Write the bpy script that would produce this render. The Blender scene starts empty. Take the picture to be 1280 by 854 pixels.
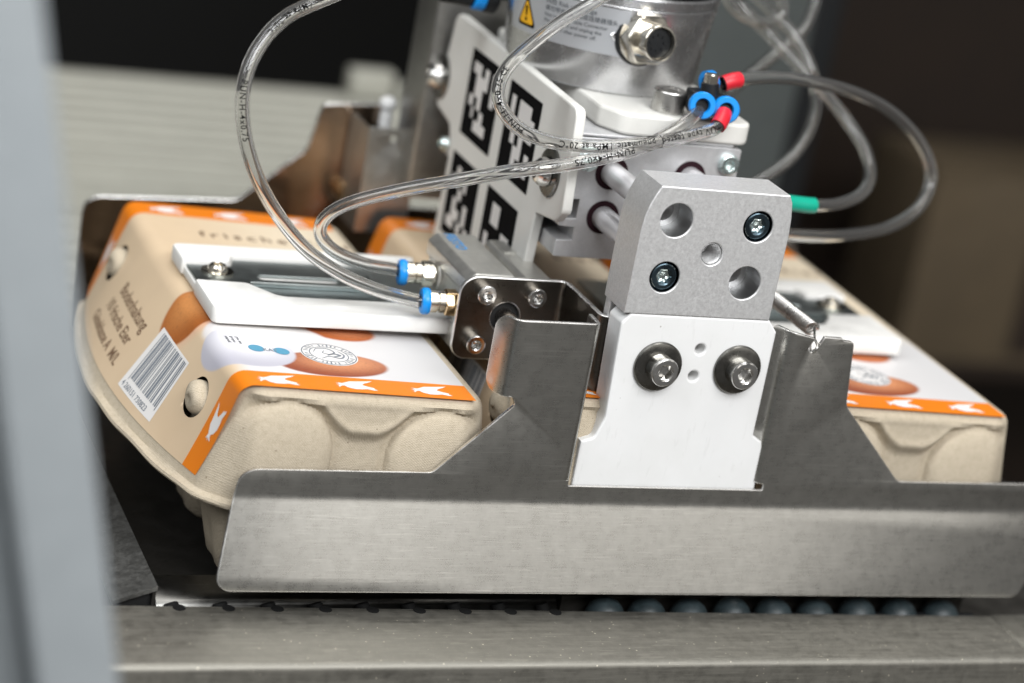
import bpy, bmesh, math, random
from mathutils import Vector, Matrix
from math import sin, cos, pi, sqrt, radians, exp
random.seed(7)
scene = bpy.context.scene
C = scene.collection
K = 0.001            # everything below is written in millimetres

# ------------------------------------------------------------------ camera
cd = bpy.data.cameras.new('camera'); cam = bpy.data.objects.new('camera', cd); C.objects.link(cam)
right = Vector((0.92439295, -0.33840543, 0.17600975))
down = Vector((0.04307979, -0.36585933, -0.92967257))
fwd = Vector((0.37900105, 0.86696523, -0.32361935))
m = Matrix((right, -down, -fwd)).transposed().to_4x4()
m.translation = Vector((-324.2626, -718.9872, 320.6459)) * K
cam.matrix_world = m
cd.sensor_width = 36; cd.sensor_fit = 'HORIZONTAL'; cd.lens = 84.375
cd.clip_start = 0.02; cd.clip_end = 60
cd.dof.use_dof = True; cd.dof.focus_distance = 0.850; cd.dof.aperture_fstop = 5.4
scene.camera = cam

# ------------------------------------------------------------------ light
w = bpy.data.worlds.new('World'); scene.world = w; w.use_nodes = True
bg = w.node_tree.nodes['Background']
bg.inputs[0].default_value = (1.0, 0.985, 0.96, 1); bg.inputs[1].default_value = 0.16
def area(name, loc, target, sx, sy, power, col=(1, 1, 1)):
    l = bpy.data.lights.new(name, 'AREA'); l.shape = 'RECTANGLE'; l.size = sx; l.size_y = sy
    l.energy = power; l.color = col
    o = bpy.data.objects.new(name, l); C.objects.link(o); o.location = loc
    o.rotation_euler = (Vector(target) - Vector(loc)).to_track_quat('-Z', 'Y').to_euler()
    return o
area('hall_light', (0.25, 0.10, 1.55), (0.05, 0.1, 0), 1.7, 0.6, 15, (1, 0.985, 0.96))
area('hall_light', (-0.9, -0.35, 1.1), (0, 0.0, 0), 0.5, 1.2, 14, (0.95, 0.98, 1.0))
area('hall_light', (0.10, -1.45, 1.25), (0.05, 0, 0.02), 1.5, 0.6, 41, (0.98, 0.99, 1.0))
area('lip_fill_light', (0.98, -2.2, 0.66), (0.05, 0, 0.02), 2.7, 0.8, 8.4, (1.0, 0.965, 0.91))  # added fill lamp that brightens the bent jaw lip; no such window known

vs = scene.view_settings
vs.view_transform = 'Standard'; vs.look = 'None'; vs.exposure = 0.0; vs.gamma = 1.0; vs.use_curve_mapping = False
scene.cycles.use_denoising = True
scene.cycles.max_bounces = 10; scene.cycles.transmission_bounces = 10; scene.cycles.transparent_max_bounces = 12
scene.cycles.caustics_reflective = False; scene.cycles.caustics_refractive = False
scene.cycles.sample_clamp_indirect = 4.0

# ------------------------------------------------------------------ materials
def lin(c):
    return tuple((x / 12.92 if x <= 0.04045 else ((x + 0.055) / 1.055) ** 2.4) for x in c)
class NT:
    def __init__(s, name):
        s.m = bpy.data.materials.new(name); s.m.use_nodes = True; s.t = s.m.node_tree
        s.b = s.t.nodes['Principled BSDF']
    def n(s, kind, **kw):
        x = s.t.nodes.new(kind)
        for k, v in kw.items(): setattr(x, k, v)
        return x
    def l(s, a, b): s.t.links.new(a, b)
    def put(s, sock, v):
        if isinstance(v, bpy.types.NodeSocket): s.l(v, sock)
        else: sock.default_value = v
    def math(s, op, a, b=0.0, c=0.0):
        x = s.n('ShaderNodeMath', operation=op)
        s.put(x.inputs[0], a); s.put(x.inputs[1], b); s.put(x.inputs[2], c)
        return x.outputs[0]
    def mapr(s, v, a, b, c=0.0, d=1.0, smooth=True):
        x = s.n('ShaderNodeMapRange', interpolation_type='SMOOTHSTEP' if smooth else 'LINEAR')
        s.put(x.inputs[0], v)
        for i, q in enumerate((a, b, c, d)): s.put(x.inputs[i + 1], q)
        return x.outputs[0]
    def mix(s, f, a, b):
        x = s.n('ShaderNodeMix', data_type='RGBA')
        s.put(x.inputs[0], f)
        for i, q in ((6, a), (7, b)):
            s.put(x.inputs[i], q if isinstance(q, bpy.types.NodeSocket) else (*q[:3], 1))
        return x.outputs[2]
    def obj(s, scale=(1, 1, 1), rot=(0, 0, 0)):
        t = s.n('ShaderNodeTexCoord'); mp = s.n('ShaderNodeMapping')
        mp.inputs['Scale'].default_value = scale; mp.inputs['Rotation'].default_value = rot
        s.l(t.outputs['Object'], mp.inputs[0]); return mp.outputs[0]
    def noise(s, vec, scale, detail=3, rough=0.55):
        x = s.n('ShaderNodeTexNoise'); s.l(vec, x.inputs['Vector'])
        x.inputs['Scale'].default_value = scale; x.inputs['Detail'].default_value = detail
        x.inputs['Roughness'].default_value = rough
        return x.outputs['Fac']
    def bump(s, h, strength, dist=0.0003):
        x = s.n('ShaderNodeBump'); x.inputs['Strength'].default_value = strength; x.inputs['Distance'].default_value = dist
        s.put(x.inputs['Height'], h); s.l(x.outputs[0], s.b.inputs['Normal'])
    def set(s, **kw):
        for k, v in kw.items():
            k = {'col': 'Base Color', 'rough': 'Roughness', 'metal': 'Metallic', 'spec': 'Specular IOR Level', 'trans': 'Transmission Weight',
                 'ior': 'IOR', 'aniso': 'Anisotropic', 'coat': 'Coat Weight', 'sss': 'Subsurface Weight'}.get(k, k)
            if k == 'Base Color' and not isinstance(v, bpy.types.NodeSocket): v = (*v[:3], 1)
            s.put(s.b.inputs[k], v)
        return s
M = {}
def simple(name, col, rough=0.5, metal=0.0, bumps=0.0, scale=800, var=0.0, **kw):
    t = NT(name); t.set(col=col, rough=rough, metal=metal, **kw)
    if bumps or var:
        n = t.noise(t.obj(), scale, 4)
        if var:
            n2 = t.noise(t.obj(), scale * 0.13, 5)
            f = t.math('MULTIPLY_ADD', t.math('ADD', n, n2), 0.5)
            t.set(col=t.mix(t.mapr(f, 0.3, 0.7), tuple(c * (1 - var) for c in col), tuple(min(1, c * (1 + var)) for c in col)))
            t.set(rough=t.mapr(n2, 0.3, 0.7, max(0.03, rough - 0.10), rough + 0.10))
        if bumps: t.bump(n, bumps)
    M[name] = t.m; return t
def metal_sheet(name, col, r0, r1, grain=(1, 1, 1), streak=0.25, scr=0.3, metal=1.0, gscale=600, blot_scale=210, con=.13, specks=0):
    """mill-finished sheet: blotchy oxide, fine grain along one direction, scattered scratches"""
    t = NT(name)
    blot = t.noise(t.obj(), blot_scale, 7, 0.7)
    fine = t.noise(t.obj((grain[0], grain[1], grain[2])), gscale, 4, 0.6)
    spk = t.noise(t.obj(), 2200, 2, 0.5)
    w1 = t.n('ShaderNodeTexNoise'); t.l(t.obj((9, 60, 260), (0.0, 0.3, 0.1)), w1.inputs[0]); w1.inputs['Scale'].default_value = 9; w1.inputs['Detail'].default_value = 2
    scratch = t.mapr(w1.outputs[0], 0.625, 0.66)
    f = t.math('ADD', t.math('MULTIPLY', blot, 0.55), t.math('ADD', t.math('MULTIPLY', fine, streak), t.math('MULTIPLY', spk, 0.22)))
    lo = tuple(c * (1 - con) for c in col); hi = tuple(min(1, c * (1 + con)) for c in col)
    cc = t.mix(t.mapr(f, 0.34, 0.68, smooth=False), lo, hi)
    cc = t.mix(t.math('MULTIPLY', scratch, scr), cc, tuple(min(1, c * 1.5) for c in col))
    if specks:
        vo = t.n('ShaderNodeTexVoronoi'); t.l(t.obj(), vo.inputs['Vector']); vo.inputs['Scale'].default_value = specks
        sc_ = t.n('ShaderNodeSeparateColor'); t.l(vo.outputs['Color'], sc_.inputs[0])
        k = t.math('MULTIPLY', t.mapr(vo.outputs['Distance'], .10, .16, 1, 0), t.math('GREATER_THAN', sc_.outputs[0], .55))
        cc = t.mix(t.math('MULTIPLY', k, t.mapr(blot, .4, .6)), cc, (.62, .58, .48))
    t.set(col=cc, metal=metal, rough=t.mapr(f, 0.35, 0.65, r0, r1, smooth=False))
    t.bump(t.math('ADD', fine, t.math('MULTIPLY', spk, 0.4)), 0.10, 0.0001)
    M[name] = t.m; return t

def scuffed(name):
    t = NT(name); v = t.obj()
    a = t.n('ShaderNodeTexNoise'); t.l(t.obj((40, 40, 9), (.2, .5, .3)), a.inputs[0]); a.inputs['Scale'].default_value = 12; a.inputs['Detail'].default_value = 5
    b = t.noise(v, 45, 5); c = t.noise(v, 1600, 3)
    col = t.mix(t.mapr(b, .35, .7), (0.79, 0.79, 0.785), (0.75, 0.75, 0.74))
    col = t.mix(t.math('MULTIPLY', t.mapr(a.outputs[0], .60, .68), .16), col, (0.55, 0.55, 0.53))
    sp_ = t.n('ShaderNodeTexVoronoi'); t.l(v, sp_.inputs['Vector']); sp_.inputs['Scale'].default_value = 170
    sc_ = t.n('ShaderNodeSeparateColor'); t.l(sp_.outputs['Color'], sc_.inputs[0])
    k = t.math('MULTIPLY', t.mapr(sp_.outputs['Distance'], .04, .07, 1, 0), t.math('GREATER_THAN', sc_.outputs[0], .6))
    col = t.mix(t.math('MULTIPLY', k, .6), col, (.25, .22, .18))
    t.set(col=col, rough=t.mapr(b, .3, .7, .36, .5)); t.bump(c, .06, .0002); M[name] = t.m
scuffed('white_plastic')
simple('white_bracket', (0.74, 0.73, 0.69), 0.45, bumps=0.05, scale=1800, var=0.02)
simple('white_pad', (0.80, 0.79, 0.76), 0.5, bumps=0.05, scale=1500, var=0.02)
metal_sheet('sheet_steel', (0.50, 0.49, 0.46), 0.25, 0.32, (0.12, 1, 3), 0.24, 0.3)
simple('lit_cut_edge', (0.80, 0.79, 0.77), 0.30, 1.0, var=.1)  # bare cut metal, colour lightened to paint in the overhead light's glint
metal_sheet('bracket_steel', (0.13, 0.118, 0.102), 0.26, 0.36, (1, 1, 1), 0.2, 0.25)
metal_sheet('reflection_tint_steel', (0.44, 0.33, 0.25), 0.13, 0.22)  # warm tint paints in the orange reflection of the cartons
metal_sheet('strap_steel', (0.29, 0.32, 0.32), 0.28, 0.42)
metal_sheet('rail_aluminium', (0.215, 0.207, 0.183), 0.44, 0.60, (0.05, 1, 1), 0.45, 0.5, con=.24, specks=420)
metal_sheet('shaded_lip_steel', (0.17, 0.168, 0.16), 0.26, 0.38)  # steel darkened to paint in the jaw's shadow over the tray lip
metal_sheet('guide_steel', (0.50, 0.50, 0.48), 0.30, 0.45)
metal_sheet('block_aluminium', (0.78, 0.78, 0.78), 0.42, 0.56, (1, 1, 1), 0.3, 0.10, 0.85, 1500, 700)
metal_sheet('anodised_aluminium', (0.72, 0.72, 0.73), 0.45, 0.55, (1, 1, 1), 0.08, 0.0, 0.7, 1500)
metal_sheet('rear_aluminium', (0.36, 0.355, 0.34), 0.35, 0.45)
metal_sheet('wrist_aluminium', (0.66, 0.66, 0.67), 0.24, 0.31, (1, 1, 0.05), 0.1, 0.0, 0.95)
metal_sheet('cylinder_aluminium', (0.70, 0.69, 0.65), 0.38, 0.48, (1, 0.05, 1), 0.2, 0.05, 0.9)
simple('stainless', (0.66, 0.65, 0.63), 0.20, 1.0, var=0.06)
simple('stainless_dull', (0.52, 0.51, 0.49), 0.32, 1.0, var=0.10)
simple('dark_washer', (0.20, 0.195, 0.18), 0.27, 1.0, var=0.12)
simple('zinc', (0.72, 0.83, 0.82), 0.24, 1.0, bumps=0.7, scale=800, var=0.2)
metal_sheet('shaded_bore_metal', (0.36, 0.365, 0.37), 0.22, 0.34, (1, 8, 1), 0.5, 0.0)  # machined metal darkened to paint in the shade inside the holes
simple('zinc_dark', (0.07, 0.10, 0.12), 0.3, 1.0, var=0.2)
simple('nickel_brass', (0.70, 0.66, 0.58), 0.2, 1.0, var=0.05)
simple('brass', (0.72, 0.52, 0.30), 0.25, 1.0, var=0.08)
simple('rod_chrome', (0.70, 0.69, 0.70), 0.30, 0.45)
simple('rod_steel', (0.42, 0.39, 0.36), 0.3, 1.0, var=0.05)
simple('seal_rubber', (0.022, 0.006, 0.010), 0.7, spec=.2)
simple('black_plastic', (0.009, 0.010, 0.011), 0.45, spec=.3)
simple('axle_black', (0.008, 0.008, 0.008), 0.7, spec=.1)
simple('black_print', (0.004, 0.004, 0.0045), 0.85, spec=0.08)
simple('blue_plastic', (0.003, 0.25, 0.72), 0.35)
simple('red_plastic', (0.62, 0.015, 0.03), 0.4)
simple('green_plastic', (0.0, 0.33, 0.22), 0.4)
simple('blue_print', (0.02, 0.30, 0.72), 0.5)
simple('teal_print', (0.075, 0.28, 0.42), 0.55)
simple('yellow_print', (0.80, 0.42, 0.01), 0.5)
simple('grey_print', (0.11, 0.12, 0.13), 0.5)
simple('label_film', (0.56, 0.575, 0.60), 0.38, 0.55)
simple('brown_print', (0.16, 0.095, 0.055), 0.6)
simple('white_print', (0.74, 0.72, 0.70), 0.55)
simple('grey_blue_print', (0.20, 0.22, 0.25), 0.55)
simple('roller_rubber', (0.022, 0.033, 0.037), 0.5, var=0.35, scale=400)
simple('painted_hole_shade', (0.006, 0.006, 0.006), 0.7)  # black that paints in the shade inside hollows and slots
simple('column_paint', (0.29, 0.315, 0.33), 0.5, bumps=0.03, var=0.03)
simple('post_paint', (0.062, 0.070, 0.068), 0.5, var=0.05)
simple('dark_floor', (0.085, 0.076, 0.064), 0.6, scale=8, var=0.3)
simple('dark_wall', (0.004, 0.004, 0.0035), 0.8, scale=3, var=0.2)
simple('cardboard', (0.088, 0.064, 0.036), 0.8, scale=60, var=0.12)
simple('cupboard_brown', (0.016, 0.008, 0.0035), 0.6, scale=30, var=0.2)
simple('slat_grey', (0.37, 0.365, 0.315), 0.5, scale=200, var=0.05)
simple('tray_dark', (0.05, 0.047, 0.042), 0.45, 0.6, var=0.1)

# clear hose
t = NT('clear_hose'); t.set(col=(0.97, 0.965, 0.95), rough=0.04, trans=0.965, ior=1.42); M['clear_hose'] = t.m

# moulded pulp
t = NT('pulp')
v = t.obj()
n1 = t.noise(v, 420, 6, 0.7); n2 = t.noise(v, 3200, 3, 0.6)
wv = t.n('ShaderNodeTexWave', wave_type='BANDS', bands_direction='DIAGONAL'); t.l(v, wv.inputs[0]); wv.inputs['Scale'].default_value = 640
wv.inputs['Distortion'].default_value = 3.0; wv.inputs['Detail'].default_value = 2
wv2 = t.n('ShaderNodeTexWave', wave_type='BANDS', bands_direction='Z'); t.l(v, wv2.inputs[0]); wv2.inputs['Scale'].default_value = 560
wv2.inputs['Distortion'].default_value = 4.0
vo = t.n('ShaderNodeTexVoronoi'); t.l(v, vo.inputs['Vector']); vo.inputs['Scale'].default_value = 260
spot = t.mapr(vo.outputs['Distance'], 0.055, 0.085, 1.0, 0.0)
rnd = t.n('ShaderNodeSeparateColor'); t.l(vo.outputs['Color'], rnd.inputs[0])
spot = t.math('MULTIPLY', spot, t.math('GREATER_THAN', rnd.outputs[0], 0.62))
base = t.mix(t.mapr(n1, 0.3, 0.7), (0.375, 0.315, 0.23), (0.48, 0.41, 0.312))
base = t.mix(t.mapr(n2, 0.3, 0.75), base, (0.52, 0.452, 0.35))
base = t.mix(t.math('MULTIPLY', spot, 0.75), base, (0.12, 0.085, 0.05))
t.set(col=base, rough=0.9, spec=0.15)
weave = t.math('MULTIPLY', wv.outputs['Fac'], wv2.outputs['Fac'])
t.bump(t.math('ADD', t.math('MULTIPLY', weave, 0.75), t.math('ADD', t.math('MULTIPLY', n1, 0.9), t.math('MULTIPLY', n2, 0.7))), 0.5, 0.0003)
M['pulp'] = t.m

# ------------------------------------------------------------------ mesh helpers (mm)
BASE = {}
def base_of(o):
    return BASE.get(o.name, Vector((0, 0, 0))) if o else Vector((0, 0, 0))
def tag(o, label, cat, group=None, kind=None):
    if label: o['label'] = label
    if cat: o['category'] = cat
    if group: o['group'] = group
    if kind: o['kind'] = kind
    return o
def thing(name, label, cat, loc=(0, 0, 0), group=None):
    o = bpy.data.objects.new(name, None); C.objects.link(o); o.empty_display_size = 0.01
    o.location = Vector(loc) * K; BASE[o.name] = Vector(loc)
    return tag(o, label, cat, group)
def link_mesh(name, me, mat, parent):
    if mat: me.materials.append(M[mat] if isinstance(mat, str) else mat)
    o = bpy.data.objects.new(name, me); C.objects.link(o)
    if parent:
        o.parent = parent; BASE[o.name] = base_of(parent)
    return o
EDGE = []
def build(name, geo, mat, parent=None, angle=22, label=None, edge=None):
    vs_, fs = geo; b = base_of(parent)
    me = bpy.data.meshes.new(name)
    me.from_pydata([(Vector(v) - b) * K for v in vs_], [], fs)
    if edge:
        for p, e in zip(me.polygons, edge[1]): p.material_index = int(e)
    bm = bmesh.new(); bm.from_mesh(me)
    bmesh.ops.remove_doubles(bm, verts=bm.verts, dist=2e-7)
    bmesh.ops.recalc_face_normals(bm, faces=bm.faces)
    for f in bm.faces: f.smooth = True
    bm.to_mesh(me); bm.free()
    me.set_sharp_from_angle(angle=radians(angle))
    o = link_mesh(name, me, mat, parent)
    if edge: me.materials.append(M[edge[0]])
    if label: o['label'] = label
    return o
def join(*gs):
    V, F = [], []
    for v, f in gs:
        k = len(V); V += list(v); F += [tuple(i + k for i in q) for q in f]
    return V, F
def xf(geo, fn): return [fn(*v) for v in geo[0]], geo[1]
def grid(nu, nv, fn, closeu=False):
    V = [fn(i, j) for i in range(nu) for j in range(nv)]
    F = []
    for i in range(nu if closeu else nu - 1):
        for j in range(nv - 1):
            a = i * nv + j; b = ((i + 1) % nu) * nv + j
            F.append((a, b, b + 1, a + 1))
    return V, F
def frame(d):
    d = Vector(d).normalized()
    a = Vector((0, 0, 1)) if abs(d.z) < 0.9 else Vector((0, 1, 0))
    x = d.cross(a).normalized(); y = d.cross(x).normalized()
    return x, y, d
def lathe(o, d, prof, n=32, cap0=False, cap1=False, rfun=None):
    """prof: list of (radius, distance along d)"""
    x, y, d = frame(d); o = Vector(o); V, F = [], []
    for r, h in prof:
        for i in range(n):
            a = 2 * pi * i / n; rr = r if rfun is None else rfun(r, a)
            V.append(o + d * h + (x * cos(a) + y * sin(a)) * rr)
    for k in range(len(prof) - 1):
        for i in range(n):
            j = (i + 1) % n
            F.append((k * n + i, k * n + j, (k + 1) * n + j, (k + 1) * n + i))
    if cap0: F.append(tuple(range(n))[::-1])
    if cap1: F.append(tuple(range((len(prof) - 1) * n, len(prof) * n)))
    return V, F
def cyl(p0, p1, r, n=28, bev=0.0):
    p0, p1 = Vector(p0), Vector(p1); d = p1 - p0; L = d.length
    if bev: prof = [(r - bev, 0), (r, bev), (r, L - bev), (r - bev, L)]
    else: prof = [(r, 0), (r, L)]
    return lathe(p0, d, prof, n, True, True)
def hexr(a, r): return r * cos(pi / 6) / cos((a % (pi / 3)) - pi / 6)
def hexnut(o, d, r, h, n=48, ch=0.5):
    x, y, dd = frame(d); o = Vector(o); V = []; F = []
    rows = [(0, 0), (1, 0.0), (1, h - ch), (0.93, h), (0, h)]
    for s, z in rows:
        for i in range(n):
            a = 2 * pi * i / n; rr = min(hexr(a, r), r * 0.97) * s
            V.append(o + dd * z + (x * cos(a) + y * sin(a)) * rr)
    for k in range(4):
        for i in range(n):
            j = (i + 1) % n; F.append((k * n + i, k * n + j, (k + 1) * n + j, (k + 1) * n + i))
    return V, F
def screw_head(o, d, r, h, hx, depth, n=36, ch=0.6, button=False):
    """socket-head cap: round head with a real hexagon recess"""
    x, y, dd = frame(d); o = Vector(o); V = []; F = []
    rows = [(lambda a: r, 0), (lambda a: r, h - ch), (lambda a: r - ch * 0.35, h - ch * 0.3), (lambda a: r - ch, h),
            (lambda a: hx * 1.12, h), (lambda a: hexr(a, hx), h - 0.3), (lambda a: hexr(a, hx * 0.96), h - depth), (lambda a: hx * 0.25, h - depth - 0.5)]
    if button:
        rows[1:4] = [(lambda a: r * 0.98, h * 0.25), (lambda a: r * 0.9, h * 0.6), (lambda a: r * 0.7, h * 0.9)]
    for fn, z in rows:
        for i in range(n):
            a = 2 * pi * i / n; V.append(o + dd * z + (x * cos(a) + y * sin(a)) * fn(a))
    for k in range(len(rows) - 1):
        for i in range(n):
            j = (i + 1) % n; F.append((k * n + i, k * n + j, (k + 1) * n + j, (k + 1) * n + i))
    F.append(tuple(range(n))[::-1]); F.append(tuple(range((len(rows) - 1) * n, len(rows) * n)))
    return V, F
def rpoly(pts, n=6):
    """pts: (x, y) or (x, y, r): polygon with rounded corners"""
    out = []; N = len(pts)
    for i in range(N):
        p = Vector(pts[i][:2]); r = pts[i][2] if len(pts[i]) > 2 else 0
        if r <= 0: out.append(tuple(p)); continue
        a = (Vector(pts[i - 1][:2]) - p); b = (Vector(pts[(i + 1) % N][:2]) - p)
        ang = a.angle(b); tl = min(r / math.tan(ang / 2), a.length * 0.49, b.length * 0.49)
        r = tl * math.tan(ang / 2)
        pa = p + a.normalized() * tl; pb = p + b.normalized() * tl
        c = p + (a.normalized() + b.normalized()).normalized() * (r / sin(ang / 2))
        a0 = math.atan2(pa.y - c.y, pa.x - c.x); a1 = math.atan2(pb.y - c.y, pb.x - c.x)
        da = (a1 - a0 + pi) % (2 * pi) - pi
        for k in range(n + 1):
            q = a0 + da * k / n; out.append((c.x + r * cos(q), c.y + r * sin(q)))
    return out
def circ(cx, cy, r, n=32): return [(cx + r * cos(2 * pi * i / n), cy + r * sin(2 * pi * i / n)) for i in range(n)]
def plate(outer, holes=(), t=2.0, bev=0.3, cuts=()):
    """flat plate with holes: filled 2-D curve, thickness t centred on 0, edges rounded by bev; cuts: ('x'|'y', value)"""
    cu = bpy.data.curves.new('c', 'CURVE'); cu.dimensions = '2D'; cu.fill_mode = 'BOTH'
    cu.extrude = max(t / 2 - bev, 0.0); cu.bevel_depth = bev; cu.bevel_resolution = 1; cu.offset = -bev
    for loop in [outer, *holes]:
        sp = cu.splines.new('POLY'); sp.points.add(len(loop) - 1); sp.use_cyclic_u = True
        for q, p in zip(sp.points, loop): q.co = (p[0], p[1], 0, 1)
    o = bpy.data.objects.new('c', cu); C.objects.link(o)
    dg = bpy.context.evaluated_depsgraph_get(); dg.update()
    me = bpy.data.meshes.new_from_object(o.evaluated_get(dg))
    bm = bmesh.new(); bm.from_mesh(me)
    bmesh.ops.remove_doubles(bm, verts=bm.verts, dist=1e-4)
    for ax, val in cuts:
        no = (1, 0, 0) if ax == 'x' else (0, 1, 0)
        co = (val, 0, 0) if ax == 'x' else (0, val, 0)
        bmesh.ops.bisect_plane(bm, geom=bm.verts[:] + bm.edges[:] + bm.faces[:], plane_co=co, plane_no=no, dist=1e-5)
    bm.verts.index_update(); bm.normal_update()
    EDGE[:] = [abs(f.normal.z) < .95 for f in bm.faces]
    V = [tuple(v.co) for v in bm.verts]; F = [tuple(v.index for v in f.verts) for f in bm.faces]
    bm.free(); bpy.data.objects.remove(o); bpy.data.curves.remove(cu); bpy.data.meshes.remove(me)
    return V, F
def text_geo(s, size, align='LEFT', spacing=1.0, bold=0.012):
    cu = bpy.data.curves.new('t', 'FONT'); cu.body = s; cu.size = size; cu.align_x = align; cu.space_character = spacing
    cu.resolution_u = 3; cu.offset = bold * size
    o = bpy.data.objects.new('t', cu); C.objects.link(o)
    dg = bpy.context.evaluated_depsgraph_get(); dg.update()
    me = bpy.data.meshes.new_from_object(o.evaluated_get(dg))
    V = [tuple(v.co) for v in me.vertices]; F = [tuple(p.vertices) for p in me.polygons]
    bpy.data.objects.remove(o); bpy.data.curves.remove(cu); bpy.data.meshes.remove(me)
    return V, F
def box(a, b, bev=0.0):
    x0, y0, z0 = a; x1, y1, z1 = b
    if bev <= 0:
        V = [(x, y, z) for x in (x0, x1) for y in (y0, y1) for z in (z0, z1)]
        return V, [(0, 1, 3, 2), (4, 6, 7, 5), (0, 4, 5, 1), (2, 3, 7, 6), (0, 2, 6, 4), (1, 5, 7, 3)]
    bm = bmesh.new(); bmesh.ops.create_cube(bm, size=1)
    for v in bm.verts:
        v.co = ((x0 + x1) / 2 + v.co.x * (x1 - x0), (y0 + y1) / 2 + v.co.y * (y1 - y0), (z0 + z1) / 2 + v.co.z * (z1 - z0))
    bmesh.ops.bevel(bm, geom=bm.edges[:], offset=bev, segments=3, profile=0.5, affect='EDGES')
    bm.verts.index_update()
    r = [tuple(v.co) for v in bm.verts], [tuple(v.index for v in f.verts) for f in bm.faces]
    bm.free(); return r
def spline(pts, n=14):
    P = [Vector(p) for p in pts]; P = [P[0] * 2 - P[1]] + P + [P[-1] * 2 - P[-2]]
    out = []
    for i in range(1, len(P) - 2):
        p0, p1, p2, p3 = P[i - 1:i + 3]
        for k in range(n):
            t_ = k / n
            out.append(0.5 * ((2 * p1) + (p2 - p0) * t_ + (2 * p0 - 5 * p1 + 4 * p2 - p3) * t_ ** 2 + (3 * p1 - p0 - 3 * p2 + p3) * t_ ** 3))
    out.append(P[-2]); return out
def frames(path):
    T = [(path[min(i + 1, len(path) - 1)] - path[max(i - 1, 0)]).normalized() for i in range(len(path))]
    nrm = T[0].cross(Vector((0.3, 0.2, 1))).normalized(); out = []
    for t_ in T:
        nrm = (nrm - t_ * nrm.dot(t_)).normalized(); out.append((t_, nrm, t_.cross(nrm)))
    return out
def tube(path, r, n=20, caps=True):
    fr = frames(path); V, F = [], []
    for p, (t_, a, b) in zip(path, fr):
        for i in range(n):
            q = 2 * pi * i / n; V.append(p + (a * cos(q) + b * sin(q)) * r)
    for k in range(len(path) - 1):
        for i in range(n):
            j = (i + 1) % n; F.append((k * n + i, k * n + j, (k + 1) * n + j, (k + 1) * n + i))
    if caps: F.append(tuple(range(n))[::-1]); F.append(tuple(range((len(path) - 1) * n, len(path) * n)))
    return V, F
def xz(geo, y, flip=1): return xf(geo, lambda a, b, c: (a, y - c * flip, b))       # 2-D plate stood up in the XZ plane
def copy_tree(o, parent=None):
    c = o.copy(); C.objects.link(c)
    if parent: c.parent = parent
    for ch in list(o.children): copy_tree(ch, c)
    return c
# ================================================================== surroundings
o = build('floor', box((-3000, -1500, -900), (4000, 3500, -880)), 'dark_floor'); o['kind'] = 'structure'
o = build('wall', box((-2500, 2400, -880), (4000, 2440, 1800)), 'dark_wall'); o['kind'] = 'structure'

t = thing('slatted_conveyor', 'pale grey slatted conveyor belt running behind the gripper', 'conveyor', (60, 540, -62))
build('belt_bed', box((-700, 300, -90), (240, 757, -72), 2), 'tray_dark', t)
sl = None
for i in range(19):
    y = 306 + i * 24.2
    g = box((-700, y, -71.9), (240, y + 17.5, -60 + random.uniform(-.8, .8)), 3.0)
    build('slat', g, 'slat_grey', t)
t = thing('belt_end_block', 'pale green-grey clamp block on the far edge of the slatted belt', 'clamp block', (190, 745, -60))
build('block_body', box((166, 738, -59), (196, 752, -40), 2), 'slat_grey', t)
build('clamp_lever', xf(box((200, 736, -59), (222, 750, -50), 2), lambda x, y, z: (x, y, z + (x - 200) * .4)), 'slat_grey', t)
t = thing('machine_post', 'dark blue-grey machine post standing behind the curled hoses', 'post', (420, 650, -880))
build('post_body', box((300, 630, -880), (432, 700, 700), 3), 'post_paint', t)
build('post_edge_strip', box((434, 640, -880), (458, 690, 700), 3), 'black_plastic', t)
t = thing('brown_cupboard', 'dark brown open cupboard in the blurred background', 'cupboard', (650, 1000, -880))
build('cupboard_back', box((520, 1190, -880), (1250, 1206, 240)), 'cupboard_brown', t)
build('cupboard_side', box((505, 905, -880), (520, 1206, 240), 2), 'cupboard_brown', t)
build('shelf', box((522, 905, -300), (1250, 1189, -286), 2), 'cupboard_brown', t)
build('top_board', box((505, 905, 242), (1250, 1206, 262), 2), 'cupboard_brown', t)
def carton_box(a, b, label):
    t = thing('cardboard_box', label, 'box', ((a[0] + b[0]) / 2, (a[1] + b[1]) / 2, a[2]))
    build('box_body', box(a, b, 2), 'cardboard', t)
    xm = (a[0] + b[0]) / 2
    build('flap', box((a[0] + 2, a[1] - 1, b[2] + .4), (xm - 1, b[1] - 2, b[2] + 3), .8), 'cardboard', t)
    build('flap', box((xm + 1, a[1] - 1, b[2] + .4), (b[0] - 2, b[1] - 2, b[2] + 3), .8), 'cardboard', t)
    build('tape', box((xm - 18, a[1] - 1.4, a[2] + 10), (xm + 18, a[1] - .4, b[2])), 'cupboard_brown', t)
carton_box((728, 902, -285), (980, 1010, -122), 'cardboard box on the cupboard shelf behind the curled hoses')

t = thing('grey_column', 'blue-grey steel column standing blurred in front of the carton at the photo\'s edge', 'column', (-155, -230, -120))
def col_tilt(x, y, z): return (x - (z - 48.3) * 0.2240, y, z)
build('column_body', xf(box((-211.8, -230, -130), (-192.7, -150, 420), 1.2), col_tilt), 'column_paint', t)
build('column_flange', xf(box((-252, -212, -130), (-212.2, -206, 420), 1), col_tilt), 'column_paint', t)

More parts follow.
